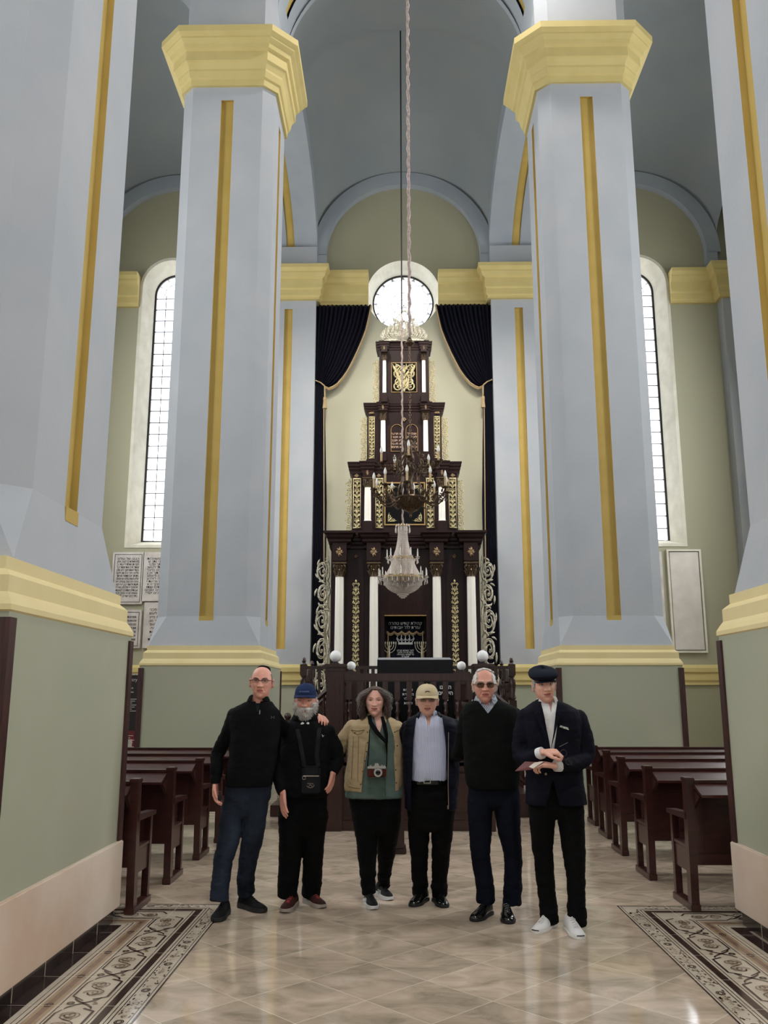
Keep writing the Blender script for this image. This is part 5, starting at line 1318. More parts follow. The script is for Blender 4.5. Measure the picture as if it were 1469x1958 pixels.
    def strands(s, pred, n, L, mt, parent=None, r=.0009, curl=.0, grav=.5, out=.3, seed=1, name='hair_strands', seg=5, back=0, ampc=.01, side=0):
        rn = random.Random(seed); mb = MB(); c = 0; tries = 0
        while c < n and tries < n*60:
            tries += 1
            z = rn.uniform(-1, 1); a = rn.uniform(0, 2*pi); q = sqrt(1-z*z); u_ = (q*cos(a), q*sin(a), z)
            if not pred(*u_): continue
            c += 1; p = head_dir(u_, s.fw, s.jaw); d = Vector(u_); LL = L*rn.uniform(.7, 1.15); P = []; ph = rn.uniform(0, 6.28)
            dirn = (d*out+Vector((side*u_[0]*.4, back, -grav))+Vector((rn.uniform(-.2, .2), rn.uniform(-.2, .2), rn.uniform(-.15, .15)))).normalized()
            cur = p-d*.002
            for k in range(seg+1):
                t = k/seg; w_ = Vector((sin(ph+t*curl), cos(ph*1.3+t*curl), 0))*ampc*t
                P.append(s.HT @ (cur+w_)); cur = cur+(d*out*(1-t)*1.2+dirn).normalized()*LL/seg; 
                # keep outside of the head
                e = Vector((cur.x/(.080*s.fw), cur.y/.105, cur.z/.122))
                if e.length < 1.0 and cur.z > -.10: e.normalize(); cur = Vector((e.x*.080*s.fw, e.y*.105, e.z*.122))
            mb.tube(P, [r*s.hs]*seg+[r*.3], 3, cap=False)
        return mb.obj(name, mt, parent or s.root, smooth=True)
    def long_hair(s, n, mt, seed=1, r=.0013, zend=(-.20, -.12), name='long_hair', lay=(.0, .035), front=58, curlamp=.008, ztop=.15):
        rn = random.Random(seed); mb = MB()
        def hell(z):                                   # horizontal half widths of the head at height z
            q = sqrt(max(.05, 1-(z/.118)**2)) if z > 0 else 1
            return .078*s.fw*max(q, .25)*(1.08 if z > 0 else 1), .100*max(q, .25)
        for c in range(n):
            sg = rn.choice((-1, 1)); z = rn.uniform(ztop, 1)**.7*.116 if rn.random() < .7 else rn.uniform(-.05, .09)
            ph = RAD(rn.uniform(18 if z > .085 else front, 178)); pe = RAD(max(front+4, rn.uniform(front, 178)*.6+math.degrees(ph)*.4)); la = rn.uniform(*lay)
            ze = rn.uniform(*zend); P = []; f1, f2 = rn.uniform(0, 6), rn.uniform(5, 9); N_ = 12
            for k in range(N_+1):
                t = k/N_; zk = z+(ze-z)*t; a = ph+(pe-ph)*min(1, t*2.6); hx, hy = hell(zk)
                grow = min(1, .25+t*2.2); bell = 1+.10*sin(pi*min(1, t*1.2)); w_ = curlamp*t**.5
                rx, ry = (hx+.004+la*grow)*bell, (hy+.004+la*grow)
                P.append(s.HT @ Vector((sg*rx*sin(a)+w_*sin(f1+f2*t*2.2), -ry*cos(a)+w_*cos(f1+f2*t*2.5)+(.02*t), zk+.003)))
            mb.tube(P, [r]*N_+[r*.3], 3, cap=False)
        return mb.obj(name, mt, s.root, smooth=True)
    def garment(s, name, mt, rings=None, arms=(), extra=None, grow=0, voxel=.008, smooth=3, wr=.005, freq=9, stretch=(1, 1, 1.6), cuts=(), zones=(), seed=0, ends=True, trim_ends=True):
        mb = MB()
        if rings: s.torso(mb, rings, grow)
        for arm in arms:
            P = [s.J(q[0], q[1], q[2]) for q in arm]; limb(mb, P, [q[3] for q in arm], 4, 18, ends=False, add=grow); mb.ball(P[0], arm[0][3]+grow, seg=16, rings=10)
        if extra: extra(mb)
        o = organic(name, mb, mt, s.root, voxel, smooth)
        if wr: wrinkle(o, wr, freq, stretch, zones, seed)
        if cuts:
            cs = []
            for poly, y0, y1 in cuts:
                cs.append(MB().prism([(s.J(a, b).x, s.J(a, b).z) for a, b in poly], y0, y1).obj('c', mt))
                cs[-1].location = s.root.location
            boolean(o, cs); o.data.polygons.foreach_set('use_smooth', [True]*len(o.data.polygons)); o.data.set_sharp_from_angle(angle=RAD(60))
        return o
    def collar(s, name, mt, c, r0, r1, h, gap=.5, pts=.05, drop=.03, tilt=.02, th=.004, fold=True):
        """stand collar with fold-down points; c centre, r0 top radius, r1 bottom radius"""
        mb = MB(); n = 30; c = Vector(c)
        def P(a, r, z): return Vector((c.x+r*sin(a), c.y-r*cos(a)*.95, c.z+z+tilt*(-cos(a))*-1))
        A = [gap+(2*pi-2*gap)*i/n for i in range(n+1)]
        ins = [P(a, r0, h) for a in A]; out = [P(a, r1, 0) for a in A]
        if fold:
            fo = []
            for i, a in enumerate(A):
                e = max(0, 1-min(i, n-i)/4.5); fo.append(P(a, r1+.006+.010*e, -drop*.2-pts*e)-Vector((0, .012*e, 0)))
            top = [p+Vector((0, 0, .003)) for p in ins]
            mb.rings([[p for p in out], ins, top, fo], closed=False)
        else: mb.rings([out, ins], closed=False)
        o = mb.obj(name, mt, s.root, smooth=True); so = o.modifiers.new('s', 'SOLIDIFY'); so.thickness = th; so.offset = 0; sb = o.modifiers.new('u', 'SUBSURF'); sb.levels = 1; bake(o)
        o.data.polygons.foreach_set('use_smooth', [True]*len(o.data.polygons)); return o
    def legs(s, name, mt, L, R, toeL, toeR, hips, wr=.006, seed=0, crotch=1580):
        """L, R: lists (px,py,r); toe = (px,py,heading deg, length)"""
        mb = MB(); s.ank = []; Z = []
        for side, (leg, toe) in enumerate(((L, toeL), (R, toeR))):
            T = fl(toe[0], toe[1])-s.o; h = RAD(toe[2]); d = Vector((sin(h), -cos(h), 0)); LEN = toe[3]
            ank = T-d*(LEN-.075); s.ank.append((T, d, LEN)); ya = ank.y; p0 = leg[0][1]; p1 = leg[-1][1]; P = []
            for px, py, r in leg:
                t = (py-p0)/(p1-p0); P.append(s.J(px, py, ya*t**1.3))
            R_ = [q[2] for q in leg]; limb(mb, P, R_, 4, 20, ends=False); mb.ball(P[0], R_[0], seg=16, rings=10)
            for k in range(2, len(P)): Z.append((P[k], .10, .006 if k < len(P)-2 else .012))
        hips = [(a_, b_, c_, d_*.80) for a_, b_, c_, d_ in hips]; e_ = hips[-1]; cx_ = (L[1][0]+R[1][0])/2
        hips[-1] = (e_[0], e_[1]+3, e_[2]-3, e_[3]*.85); hips.append((crotch-8, e_[1]+12, e_[2]-12, .070)); hips.append((crotch-1, cx_-7, cx_+7, .045)); s.torso(mb, hips)
        o = organic(name, mb, mt, s.root, .008, 3); wrinkle(o, wr, 10, (1, 1, 2.0), Z, seed); return o
    def shoe(s, idx, kind, upper, sole, lace=None):
        T, d, L = s.ank[idx]; X = Vector((-d.y, d.x, 0)); o = T-d*L
        Mx = Matrix(((X.x, d.x, 0, o.x), (X.y, d.y, 0, o.y), (0, 0, 1, 0), (0, 0, 0, 1)))      # local: x side, y toe-ward, z up
        root = thing('shoe', None, None); bpy.data.objects.remove(root)
        def outline(k, g=0):
            t = k; w_ = 1.12*(.031+.016*math.exp(-((t-.70)/.22)**2)+.004*math.exp(-((t-.1)/.12)**2))*L/.29
            return w_+g
        ts = [0, .02, .06, .14, .26, .4, .55, .7, .82, .91, .96, .99, 1.0]
        def envelope(t): return sqrt(max(0, 1-((t-.5)/.5)**8))
        so = MB(); R = []; sh_ = .034 if kind == 'sport' else .022
        for t in ts:
            w_ = outline(t)*max(.15, envelope(t)); zlo = (.010*max(0, (t-.82)/.18)**2 if kind == 'sport' else 0); 
            zhi = sh_*(1.25-.35*t) if kind == 'sport' else sh_
            R.append([(-w_*1.0, t*L, zlo+.001), (w_*1.0, t*L, zlo+.001), (w_*1.06, t*L, (zlo+zhi)*.5), (w_*1.0, t*L, zhi), (-w_*1.0, t*L, zhi), (-w_*1.06, t*L, (zlo+zhi)*.5)])
        so.rings(R, T=Mx)
        up = MB(); R = []
        for t in ts:
            w_ = outline(t)*max(.12, envelope(t))*.96; top = .118 if t < .3 else (.118-.056*min(1, (t-.3)/.35) if t < .65 else .062-.014*((t-.65)/.35)); top *= max(.25, envelope(t)**.8)
            if kind == 'canvas' and t > .6: top *= .85
            n = 14; R.append([(w_*cos(pi*k/(n-1)), t*L, max(sh_*.6, sh_*.6+(top-sh_*.6)*abs(sin(pi*k/(n-1)))**.75)) for k in range(n)])
        up.rings(R, T=Mx)
        u_ = up.obj('shoe', upper, s.root, smooth=True, angle=60); sb = u_.modifiers.new('u', 'SUBSURF'); sb.levels = 1; bake(u_); u_.data.polygons.foreach_set('use_smooth', [True]*len(u_.data.polygons))
        so.obj('sole', sole, u_, smooth=True, angle=40)
        if lace is not None:
            l_ = MB()
            for k in range(5):
                t = .42+.065*k; z = .124-.056*min(1, (t-.3)/.35)-.002; w_ = .017
                l_.tube([(-w_, t*L, z-.008), (0, (t+.01)*L, z+.001), (w_, t*L, z-.008)], .0028, 5, T=Mx)
                l_.tube([(-w_, t*L, z-.008), (0, (t+.035)*L, z-.001), (w_, (t+.06)*L, z-.012)], .0024, 5, T=Mx)
            l_.obj('laces', lace, u_)
        return u_, Mx, L
    def cap(s, mt, mt2=None, zc=.030, brim=True, tilt=0):
        T = s.HT @ Matrix.Translation((0, .004, 0)) @ Matrix.Rotation(tilt, 4, 'X'); m_ = MB(); n = 36; R = []
        for i in range(11):
            t = i/10; a = t*pi/2; R.append([(.084*s.fw*abs(cos(a*.98))**.75*cos(2*pi*k/n), .106*abs(cos(a*.98))**.75*sin(2*pi*k/n)*1.0, zc+.028+(.088)*max(0, sin(a))**1.0) for k in range(n)])
        R = [[(x, y, zc+.020-.018*(y/.106)) for x, y, z in R[0]]]+R
        m_.rings(R, T=T); m_.ball((0, 0, zc+.118), .006, .006, .004, 8, 6, 0, T)
        o = m_.obj('cap', mt, s.root, smooth=True, angle=50)
        b = MB(); G = []; nb = 18
        for j in range(6):
            v = j/5; row = []
            for i in range(nb+1):
                a = -pi*.40+pi*.80*i/nb; ex = .088*s.fw*(1+.02*v); x = ex*sin(a)*(1-.04*v); y = -.098*max(0, cos(a))**.8-(.050*v)*max(0, cos(a))**.35
                z = zc+.036-.012*v-.016*(abs(x)/.08)**2*(.4+.6*v); row.append((x, y, z))
            G.append(row)
        b.rings(G, closed=False, T=T); ob = b.obj('visor', mt2 or mt, o, smooth=True); so = ob.modifiers.new('s', 'SOLIDIFY'); so.thickness = .004*1; bake(ob)
        return o, T
SK1 = skin_mat('skin', hexc(226, 176, 156), hexc(214, 158, 140)); SK2 = skin_mat('ruddy_skin', hexc(224, 166, 148), hexc(210, 146, 130)); SK3 = skin_mat('fair_skin', hexc(234, 188, 172), hexc(222, 168, 154))
M['clear'], nt, p = newmat('clear_lens'); tr = nt.nodes.new('ShaderNodeBsdfTransparent'); tr.inputs[0].default_value = (.86, .86, .86, 1); gl = nt.nodes.new('ShaderNodeBsdfGlossy'); gl.inputs['Roughness'].default_value = .05
mx_ = nt.nodes.new('ShaderNodeMixShader'); mx_.inputs[0].default_value = .05; nt.links.new(tr.outputs[0], mx_.inputs[1]); nt.links.new(gl.outputs[0], mx_.inputs[2]); nt.links.new(mx_.outputs[0], nt.nodes['Material Output'].inputs[0])
M['tint'], nt, p = newmat('tinted_lens'); tr = nt.nodes.new('ShaderNodeBsdfTransparent'); tr.inputs[0].default_value = (.5, .45, .40, 1); gl = nt.nodes.new('ShaderNodeBsdfGlossy'); gl.inputs['Roughness'].default_value = .05
mx_ = nt.nodes.new('ShaderNodeMixShader'); mx_.inputs[0].default_value = .06; nt.links.new(tr.outputs[0], mx_.inputs[1]); nt.links.new(gl.outputs[0], mx_.inputs[2]); nt.links.new(mx_.outputs[0], nt.nodes['Material Output'].inputs[0])
BLACKF = fab('black_knit', hexc(12, 12, 15), hexc(8, 8, 10)); BLACK2 = fab('black_trouser', hexc(9, 9, 11), hexc(6, 6, 7)); DARKSHOE = fab('black_shoe_fabric', hexc(24, 24, 26), rough=.6)
BLSOLE = mat('black_sole', hexc(22, 22, 24), .6); LEATHER = mat('black_leather', hexc(14, 14, 15), .22, coat=.4); WSOLE = mat('white_sole', hexc(205, 205, 205), .5)
GREYHAIR = mat('grey_hair', hexc(176, 172, 168), .6, var=.6, vscale=40, col2=hexc(120, 114, 110)); WHITEHAIR = mat('white_hair', hexc(214, 210, 206), .6, var=.5, vscale=40, col2=hexc(168, 162, 158))
DARKFRAME = mat('dark_glasses_frame', hexc(38, 28, 28), .3); METALFRAME = mat('thin_metal_frame', hexc(150, 140, 130), .3, metal=.6)
DENIM = fab('blue_denim', hexc(46, 54, 68), hexc(16, 20, 30), vs=5, stretch=(1, 1, .5), bs=300); DENIM2 = fab('dark_blue_denim', hexc(16, 20, 34), hexc(10, 13, 24), vs=5)

# ---------------------------------------------------------------- person 1
p1 = Person('bareheaded man in a black quarter-zip top and blue jeans, leftmost of the group', 6.95, (452, 1757), SK2, 1.07, (500.5, 1306), (.04, .0, .03), fw=1.03, jaw=.22, jowl=.6)
T1 = [(1342, 470, 520, .075), (1350, 456, 526, .09), (1359, 441, 534, .105), (1378, 438, 537, .125), (1412, 440, 534, .14), (1450, 439, 529, .15), (1480, 434, 524, .15), (1502, 431, 520, .145)]
A1 = [[(449, 1370, 0, .062), (434, 1405, 0, .054), (417, 1440, .02, .050), (414, 1470, -.02, .046), (412, 1499, -.04, .036)],
      [(524, 1372, .02, .062), (546, 1396, .15, .056), (578, 1392, .30, .05), (604, 1378, .30, .042), (610, 1370, .24, .034)]]
p1.body(T1, A1, [(0, (.12, -.15, -1), (.95, -.2, 0), 1, .5, 1.0), (1, (.35, -.9, -.15), (0, -.2, -1), 1, .5, .95)])
p1.garment('sweater', BLACKF, T1, A1, wr=.005, zones=[(p1.J(417, 1440, 0), .16, .004), (p1.J(440, 1480), .2, .003)], seed=1,
           cuts=[([(489, 1330), (503, 1330), (498, 1360), (495, 1360)], -.4, -.02)])
p1.garment('undershirt', fab('grey_undershirt', hexc(40, 46, 52)), [(1344, 476, 516, .068), (1352, 468, 520, .085), (1380, 450, 530, .11)], wr=0, voxel=.01)
p1.collar('stand_collar', BLACKF, p1.neck+Vector((0, -.0, -.015)), .074, .098, .055, gap=.42, fold=False, tilt=.022)
z = MB(); a = p1.J(497, 1358, -.15); z.tube([a, a+Vector((0, -.012, -.03))], .004, 6); z.obj('zipper_pull', METALFRAME, p1.root)
lg = MB(); a = p1.J(521.5, 1371.5, -.155)
for s_ in (-1, 1): lg.tube([a+Vector((s_*.014, 0, .009)), a+Vector((s_*.004, 0, .0)), a+Vector((s_*.014, 0, -.009))], .0022, 5)
lg.obj('chest_emblem', mat('dull_grey_print', hexc(90, 90, 94), .6), p1.root)
H1 = [(1498, 432, 520, .135), (1525, 429, 517, .135), (1545, 428, 512, .13)]
p1.legs('jeans', DENIM, [(450, 1535, .092), (443, 1560, .088), (438, 1602, .083), (428, 1642, .072), (422, 1683, .067), (419, 1722, .068)], [(492, 1535, .088), (488, 1560, .086), (483, 1602, .083), (474.6, 1642, .07), (470, 1683, .063), (471, 1708, .066)], (411, 1765, -6, .30), (508, 1746, 50, .31), H1, wr=.0035, seed=2, crotch=1566)
for i in (0, 1): p1.shoe(i, 'sport', DARKSHOE, BLSOLE, DARKSHOE)
p1.add_brows(mat('grey_brown_brow', hexc(110, 84, 74), .7)); p1.glasses(DARKFRAME, M['clear'], half=True, w=.025, h=.015, rim=.0022)
p1.hairshell(lambda x, y, z: (y > .25 and -.35 < z < .55 and abs(x) > .0) or (abs(x) > .80 and -.05 < z < .55 and y > -.25), mat('short_grey_stubble_hair', hexc(128, 110, 102), .8, var=.5, vscale=60), off=.0022, rough_=.0015)
k = MB(); T_ = p1.HT @ Matrix.Translation((.005, .035, .108)) @ Matrix.Rotation(-.35, 4, 'X'); k.lathe([(.052, -.02), (.050, -.004), (.038, .006), (.02, .011), (.001, .013)], seg=24, T=T_); k.obj('skullcap', BLACKF, p1.root, smooth=True)
ky = thing('car_key', 'small black key fob in the lowered hand of the leftmost man', 'key', p1.o+p1.J(420, 1524, -.05))
MB().bbox(-.012, .012, -.008, .008, -.03, .02, .004).obj('fob', BLSOLE, ky); MB().tube([(.012*cos(t*pi/6), 0, .03+.012*sin(t*pi/6)) for t in range(13)], .0018, 5).obj('ring', METALFRAME, ky)

# ---------------------------------------------------------------- person 2
p2 = Person('white-bearded man in a dark blue cap and black clothes, second from the left', 7.15, (577, 1740), SK2, 1.02, (584.5, 1343), (.0, .03, 0), fw=1.02, jaw=.18)
T2 = [(1376, 558, 612, .085), (1383, 548, 622, .105), (1392, 541, 632, .12), (1420, 537, 635, .14), (1460, 536, 631, .15), (1500, 534, 629, .155), (1522, 533, 627, .15)]
A2 = [[(549, 1400, 0, .062), (536, 1430, 0, .058), (531, 1460, -.03, .053), (534, 1492, -.11, .048), (541, 1516, -.17, .040)],
      [(626, 1400, 0, .062), (640, 1428, .02, .056), (646, 1452, .02, .052), (641, 1468, -.02, .046), (637, 1478, -.04, .040)]]
p2.body(T2, A2, [(0, (.12, -.15, -1), (.8, .6, 0), -1, .22, 1.05), (1, (-.22, -.2, -1), (-.9, .3, 0), 1, .35, 1.02)])
p2.garment('fleece', BLACKF, T2, A2, wr=.006, seed=3)
p2.collar('thick_collar', BLACKF, p2.neck+Vector((0, 0, -.025)), .086, .118, .075, gap=.5, fold=False, th=.022, tilt=.012)
c_ = MB(); a = p2.J(584, 1384, -.10)
for s_ in (-1, 1): c_.tube([a+Vector((s_*.0, 0, .0)), a+Vector((s_*.022, -.006, .004)), a+Vector((s_*.042, .0, -.008))], [.004, .010, .006], 8)
c_.obj('white_shirt_collar', mat('white_cotton', hexc(226, 224, 222), .8), p2.root, smooth=True)
H2 = [(1515, 535, 625, .145), (1545, 534, 625, .14), (1570, 534, 624, .13)]
p2.legs('trousers', BLACK2, [(556, 1560, .10), (556, 1600, .092), (555, 1640, .088), (551, 1683, .078), (549, 1714, .076)], [(604, 1560, .10), (600, 1600, .085), (599, 1640, .078), (597, 1683, .078), (595, 1710, .070)], (542, 1747, -12, .295), (620, 1738, 36, .295), H2, wr=.0035, seed=4, crotch=1602)
BROWNSHOE = fab('brown_red_shoe', hexc(74, 38, 34), hexc(30, 20, 20), rough=.6); GSOLE = mat('grey_sole', hexc(150, 142, 134), .6); REDL = mat('red_laces', hexc(150, 44, 44), .7)
for i in (0, 1): p2.shoe(i, 'sport', BROWNSHOE, GSOLE, REDL)
p2.add_brows(GREYHAIR); 
NAVYCAP = fab('dark_blue_cap_cloth', hexc(38, 52, 88), hexc(28, 40, 72)); 
o, T_ = p2.cap(NAVYCAP, NAVYCAP, tilt=.05)
t_ = MB(); V, Fc = text_mesh('BONAIRE', .018, extrude=.0006); t_.add(V, Fc, 0, p2.HT @ Matrix.Translation((0, -.1045, .079)) @ Matrix.Rotation(-.22, 4, 'X') @ UPRIGHT); t_.obj('cap_lettering', mat('pale_blue_thread', hexc(110, 130, 170), .7), o)
beard = lambda x, y, z: (y < -.05 and z < -.30 and not (abs(x) < .30 and -.62 < z < -.25 and y < -.4)) or (abs(x) > .72 and -.75 < z < .02 and y < .05) or (abs(x) < .42 and -.42 < z < -.33 and y < -.5)
p2.hairshell(beard, WHITEHAIR, off=.012, rough_=.006, name='beard'); p2.strands(beard, 900, .034, WHITEHAIR, r=.0012, grav=.85, out=.45, name='beard_strands', seed=4, back=-.15)
p2.hairshell(lambda x, y, z: y > .0 and -.35 < z < .3 and abs(x) > .2, WHITEHAIR, off=.010, rough_=.005); p2.strands(lambda x, y, z: (y > -.1 and -.1 < z < .25 and abs(x) > .6), 200, .03, WHITEHAIR, r=.0011, grav=.8, out=.4, seed=5)
# crossbody bag
bg_ = p2.o+p2.J(594.5, 1519, -.20); bag = thing('crossbody_bag', 'small black crossbody bag with a zip pocket hanging on the bearded man', 'bag', bg_)
BAG = fab('black_nylon', hexc(30, 30, 33), rough=.7); k_ = mpx(1495, 7.0); hw_, hh_ = 17.5*k_, 52*k_
m = MB(); m.bbox(-hw_, hw_, -.03, .03, 0, hh_, .022); m.bbox(-hw_*.96, hw_*.96, -.045, -.02, .01, hh_*.72, .015); m.obj('bag_body', BAG, bag, smooth=True, angle=40)
m = MB(); m.tube([(-hw_*.8, -.046, hh_*.66), (hw_*.9, -.046, hh_*.66)], .004, 6); m.tube([(-hw_*.7+.012*cos(t*pi/5), -.05, hh_*.60+.012*sin(t*pi/5)) for t in range(11)], .0022, 5); m.obj('zip', METALFRAME, bag)
m = MB(); m.tube([(.028*cos(t*pi/9), -.047, hh_*.36+.022*sin(t*pi/9)) for t in range(10, 19)], .0022, 5); m.tube([(-.014, -.047, hh_*.30), (0, -.047, hh_*.36), (.014, -.047, hh_*.30)], .002, 5); V, Fc = text_mesh('osprey', .017, extrude=.0006); m.add(V, Fc, 0, Matrix.Translation((0, -.046, hh_*.38)) @ UPRIGHT); m.obj('bag_logo', METALFRAME, bag)
m = MB()
for s_, px0, px1 in ((-1, 568, 582), (1, 611, 604)):
    P = [p2.J(px0, 1392, -.11)+p2.o-bg_, p2.J(px0+(px1-px0)*.3, 1410, -.165)+p2.o-bg_, p2.J(px0+(px1-px0)*.75, 1445, -.19)+p2.o-bg_, Vector((s_*hw_*.75, -.0, hh_-.005))]
    m.tube(P, [.016]*4, 8, squash=.16, up=(0, 1, 0))
m.obj('strap', BAG, bag)
sw = MB(); a = p2.J(617.5, 1407, -.14); sw.tube([a+Vector((-.006, 0, .01)), a+Vector((0, -.002, -.006)), a+Vector((.01, 0, .004))], [.0015, .004, .001], 6); sw.obj('chest_emblem', WSOLE, p2.root)

# ---------------------------------------------------------------- person 3
p3 = Person('woman with long wavy hair in a tan jacket over a green shirt', 7.3, (722, 1738), SK3, 1.0, (717, 1342), (.0, .02, .02), fw=1.0, jaw=.24, smile=1.0, jowl=.4, nose=.85)
T3 = [(1371, 702, 742, .065), (1378, 684, 756, .09), (1388, 673, 763, .11), (1405, 670, 765, .125), (1430, 670, 766, .135), (1460, 668, 766, .135), (1490, 664, 768, .14), (1524, 660, 770, .15)]
J3 = [(1371, 698, 746, .08), (1378, 680, 758, .105), (1388, 669, 766, .125), (1405, 666, 768, .14), (1430, 665, 770, .150), (1460, 663, 770, .15), (1490, 659, 769, .155), (1511, 658, 767, .155)]
A3 = [[(675, 1390, 0, .058), (657, 1415, .02, .057), (643, 1438, .06, .055), (625, 1440, .20, .05), (600, 1425, .30, .045)],
      [(760, 1392, .03, .056), (773, 1412, .12, .054), (790, 1425, .24, .05), (810, 1425, .30, .045)]]
p3.body(T3, A3, [(0, (-1, .2, .3), (0, -1, 0), 1, .3, .88), (1, (1, .1, 0), (0, -1, 0), 1, .3, .88)])
GREEN = fab('green_shirt', hexc(92, 108, 102), hexc(76, 92, 88), vs=6)
TAN = fab('tan_denim', hexc(178, 160, 128), hexc(156, 136, 106), vs=7)
p3.garment('shirt', GREEN, T3, wr=.005, seed=5, cuts=[([(712, 1355), (738, 1355), (727, 1400), (724, 1400)], -.4, -.02)])
p3.garment('jacket', TAN, J3, A3, wr=.006, seed=6, zones=[(p3.J(643, 1438, .05), .16, .008)],
           cuts=[([(712, 1350), (709, 1380), (707, 1405), (704, 1431), (700, 1455), (696, 1479), (690.5, 1530), (756, 1530), (756, 1489), (753.5, 1441), (755.7, 1428), (753, 1405), (743, 1376), (740, 1350)], -.5, -.035)])
p3.collar('jacket_collar', TAN, p3.neck+Vector((0, 0, -.025)), .078, .105, .05, gap=.62, pts=.045, drop=.04)
p3.collar('shirt_collar', GREEN, p3.neck+Vector((.0, 0, -.03)), .070, .092, .04, gap=.75, pts=.02, drop=.02)
d_ = MB()
for px, py in ((690, 1400), ): pass
d_.tube([p3.J(672, 1396, -.150), p3.J(684, 1398, -.162), p3.J(697, 1396, -.165)], .004, 6); d_.tube([p3.J(672, 1396, -.150), p3.J(677, 1402, -.160), p3.J(684, 1405, -.166), p3.J(692, 1402, -.168), p3.J(697, 1396, -.165)], .003, 6)
d_.tube([p3.J(757, 1399, -.155), p3.J(764, 1396, -.135)], .003, 6); d_.tube([p3.J(666, 1504, -.13), p3.J(678, 1507, -.165), p3.J(689, 1508, -.165)], .003, 6)
for a_, b_ in (((686, 1408), (684, 1495)), ((700, 1420), (692, 1500)), ((676, 1408), (672, 1490))): d_.tube([p3.J(a_[0], a_[1], -.170 if a_[0] > 680 else -.160), p3.J((a_[0]+b_[0])/2, (a_[1]+b_[1])/2, -.176), p3.J(b_[0], b_[1], -.172 if a_[0] > 680 else -.16)], .002, 5)
d_.obj('seams', fab('tan_seam', hexc(128, 108, 80)), p3.root)
bt = MB()
for px, py, dy in ((703, 1400, -.165), (703, 1420, -.168), (701, 1437, -.17), (698, 1455, -.172), (694, 1475, -.172), (690, 1500, -.172), (755, 1400, -.155), (760, 1426, -.155), (757, 1472, -.16), (758, 1497, -.16), (679, 1401, -.165)): bt.ball(p3.J(px, py, dy), .006, .004, .006, 10, 6)
bt.obj('jacket_buttons', mat('bronze_button', hexc(80, 62, 46), .4, metal=.5), p3.root, smooth=True)
bt = MB()
for py in (1415, 1432, 1450, 1470, 1490, 1508): bt.ball(p3.J(733, py, -.147), .0045, .003, .0045, 8, 6)
bt.tube([p3.J(735, 1400, -.140), p3.J(736, 1460, -.143), p3.J(737, 1522, -.152)], .0015, 5); bt.obj('shirt_buttons', mat('green_button', hexc(60, 76, 70), .4), p3.root, smooth=True)
H3 = [(1515, 666, 768, .14), (1540, 668, 768, .14), (1560, 672, 767, .13)]
p3.legs('trousers', BLACK2, [(696, 1550, .105), (700, 1580, .098), (702, 1625, .077), (704, 1680, .058), (706, 1708, .050)], [(744, 1550, .10), (744, 1580, .09), (740, 1620, .075), (736, 1665, .052), (734, 1695, .045)], (716, 1741, 14, .27), (748, 1723, 26, .265), H3, wr=.004, seed=7, crotch=1596)
BW = fab('black_white_shoe', hexc(28, 28, 30), rough=.6)
for i in (0, 1):
    u_, Mx, L = p3.shoe(i, 'sport', BW, WSOLE, BW)
    q = MB()
    for sx in (-1, 1):
        for k in range(4): q.tube([(sx*.043, (.40+.06*k)*L, .03), (sx*.036, (.36+.06*k)*L, .062)], .002, 5, T=Mx)
        q.tube([(sx*.045, .30*L, .045), (sx*.048, .40*L, .035), (sx*.044, .55*L, .055)], .003, 5, T=Mx)
    q.obj('side_stripes', WSOLE, u_)
BR = mat('dark_brown_hair', hexc(92, 70, 60), .55, var=.8, vscale=50, col2=hexc(50, 36, 32))
p3.add_brows(BR, th=.0022); pass
scalp = lambda x, y, z: (z > .66 and (z > .80 or y > -.45)) or (y > -.1 and z > -.35)
p3.hairshell(scalp, BR, off=.010, rough_=.006, name='hair')
p3.long_hair(1700, BR, seed=9, zend=(-.25, -.11)); p3.long_hair(260, GREYHAIR, seed=10, zend=(-.14, .02), lay=(.012, .05), r=.0009, name='grey_wisps', curlamp=.014)
# camera hanging on a neck strap
ko = p3.o+p3.J(720.5, 1486, -.21); cm = thing('camera', 'silver and brown leather camera hanging at the woman\'s waist', 'camera', ko)
k_ = mpx(1475, 7.1); w_, h_ = 18*k_, 24*k_
SIL = mat('silver_metal', hexc(190, 188, 184), .3, metal=.7); BRL = fab('brown_leather', hexc(84, 36, 32), rough=.5)
MB().bbox(-w_, w_, -.022, .022, 0, h_*.68, .008).obj('leather_body', BRL, cm, smooth=True, angle=40)
m = MB(); m.bbox(-w_*.98, w_*.98, -.020, .020, h_*.66, h_*.84, .004); m.prism([(-.020, h_*.82), (.020, h_*.82), (.012, h_*1.06), (-.012, h_*1.06)], -.018, .018); m.lathe([(.009, 0), (.009, .008)], (-w_*.65, 0, h_*.84), 14); m.lathe([(.010, 0), (.010, .009)], (w_*.55, 0, h_*.84), 14); m.lathe([(.006, 0), (.006, .007)], (w_*.82, 0, h_*.84), 12); m.obj('silver_top', SIL, cm, smooth=True, angle=40)
R_ = Matrix.Rotation(pi/2, 4, 'X'); m = MB(); T_ = Matrix.Translation((.012, -.02, h_*.40)) @ R_
m.lathe([(.034, 0), (.034, .02), (.031, .022), (.031, .045), (.026, .047), (.026, .040)], seg=28, T=T_); lens = m.obj('lens_barrel', BLSOLE, cm, smooth=True, angle=40)
m = MB(); m.lathe([(.0335, .006), (.0355, .008), (.0355, .014), (.0335, .016)], seg=28, T=T_); m.lathe([(.026, .044), (.032, .044), (.032, .0475), (.026, .0475)], seg=28, T=T_); m.obj('silver_ring', SIL, lens, smooth=True, angle=40)
m = MB(); m.ball((.012, -.064, h_*.40), .025, .006, .025, 20, 8); m.obj('front_glass', mat('dark_lens_glass', hexc(12, 12, 18), .05), lens, smooth=True)
m = MB(); a = p3.o-ko
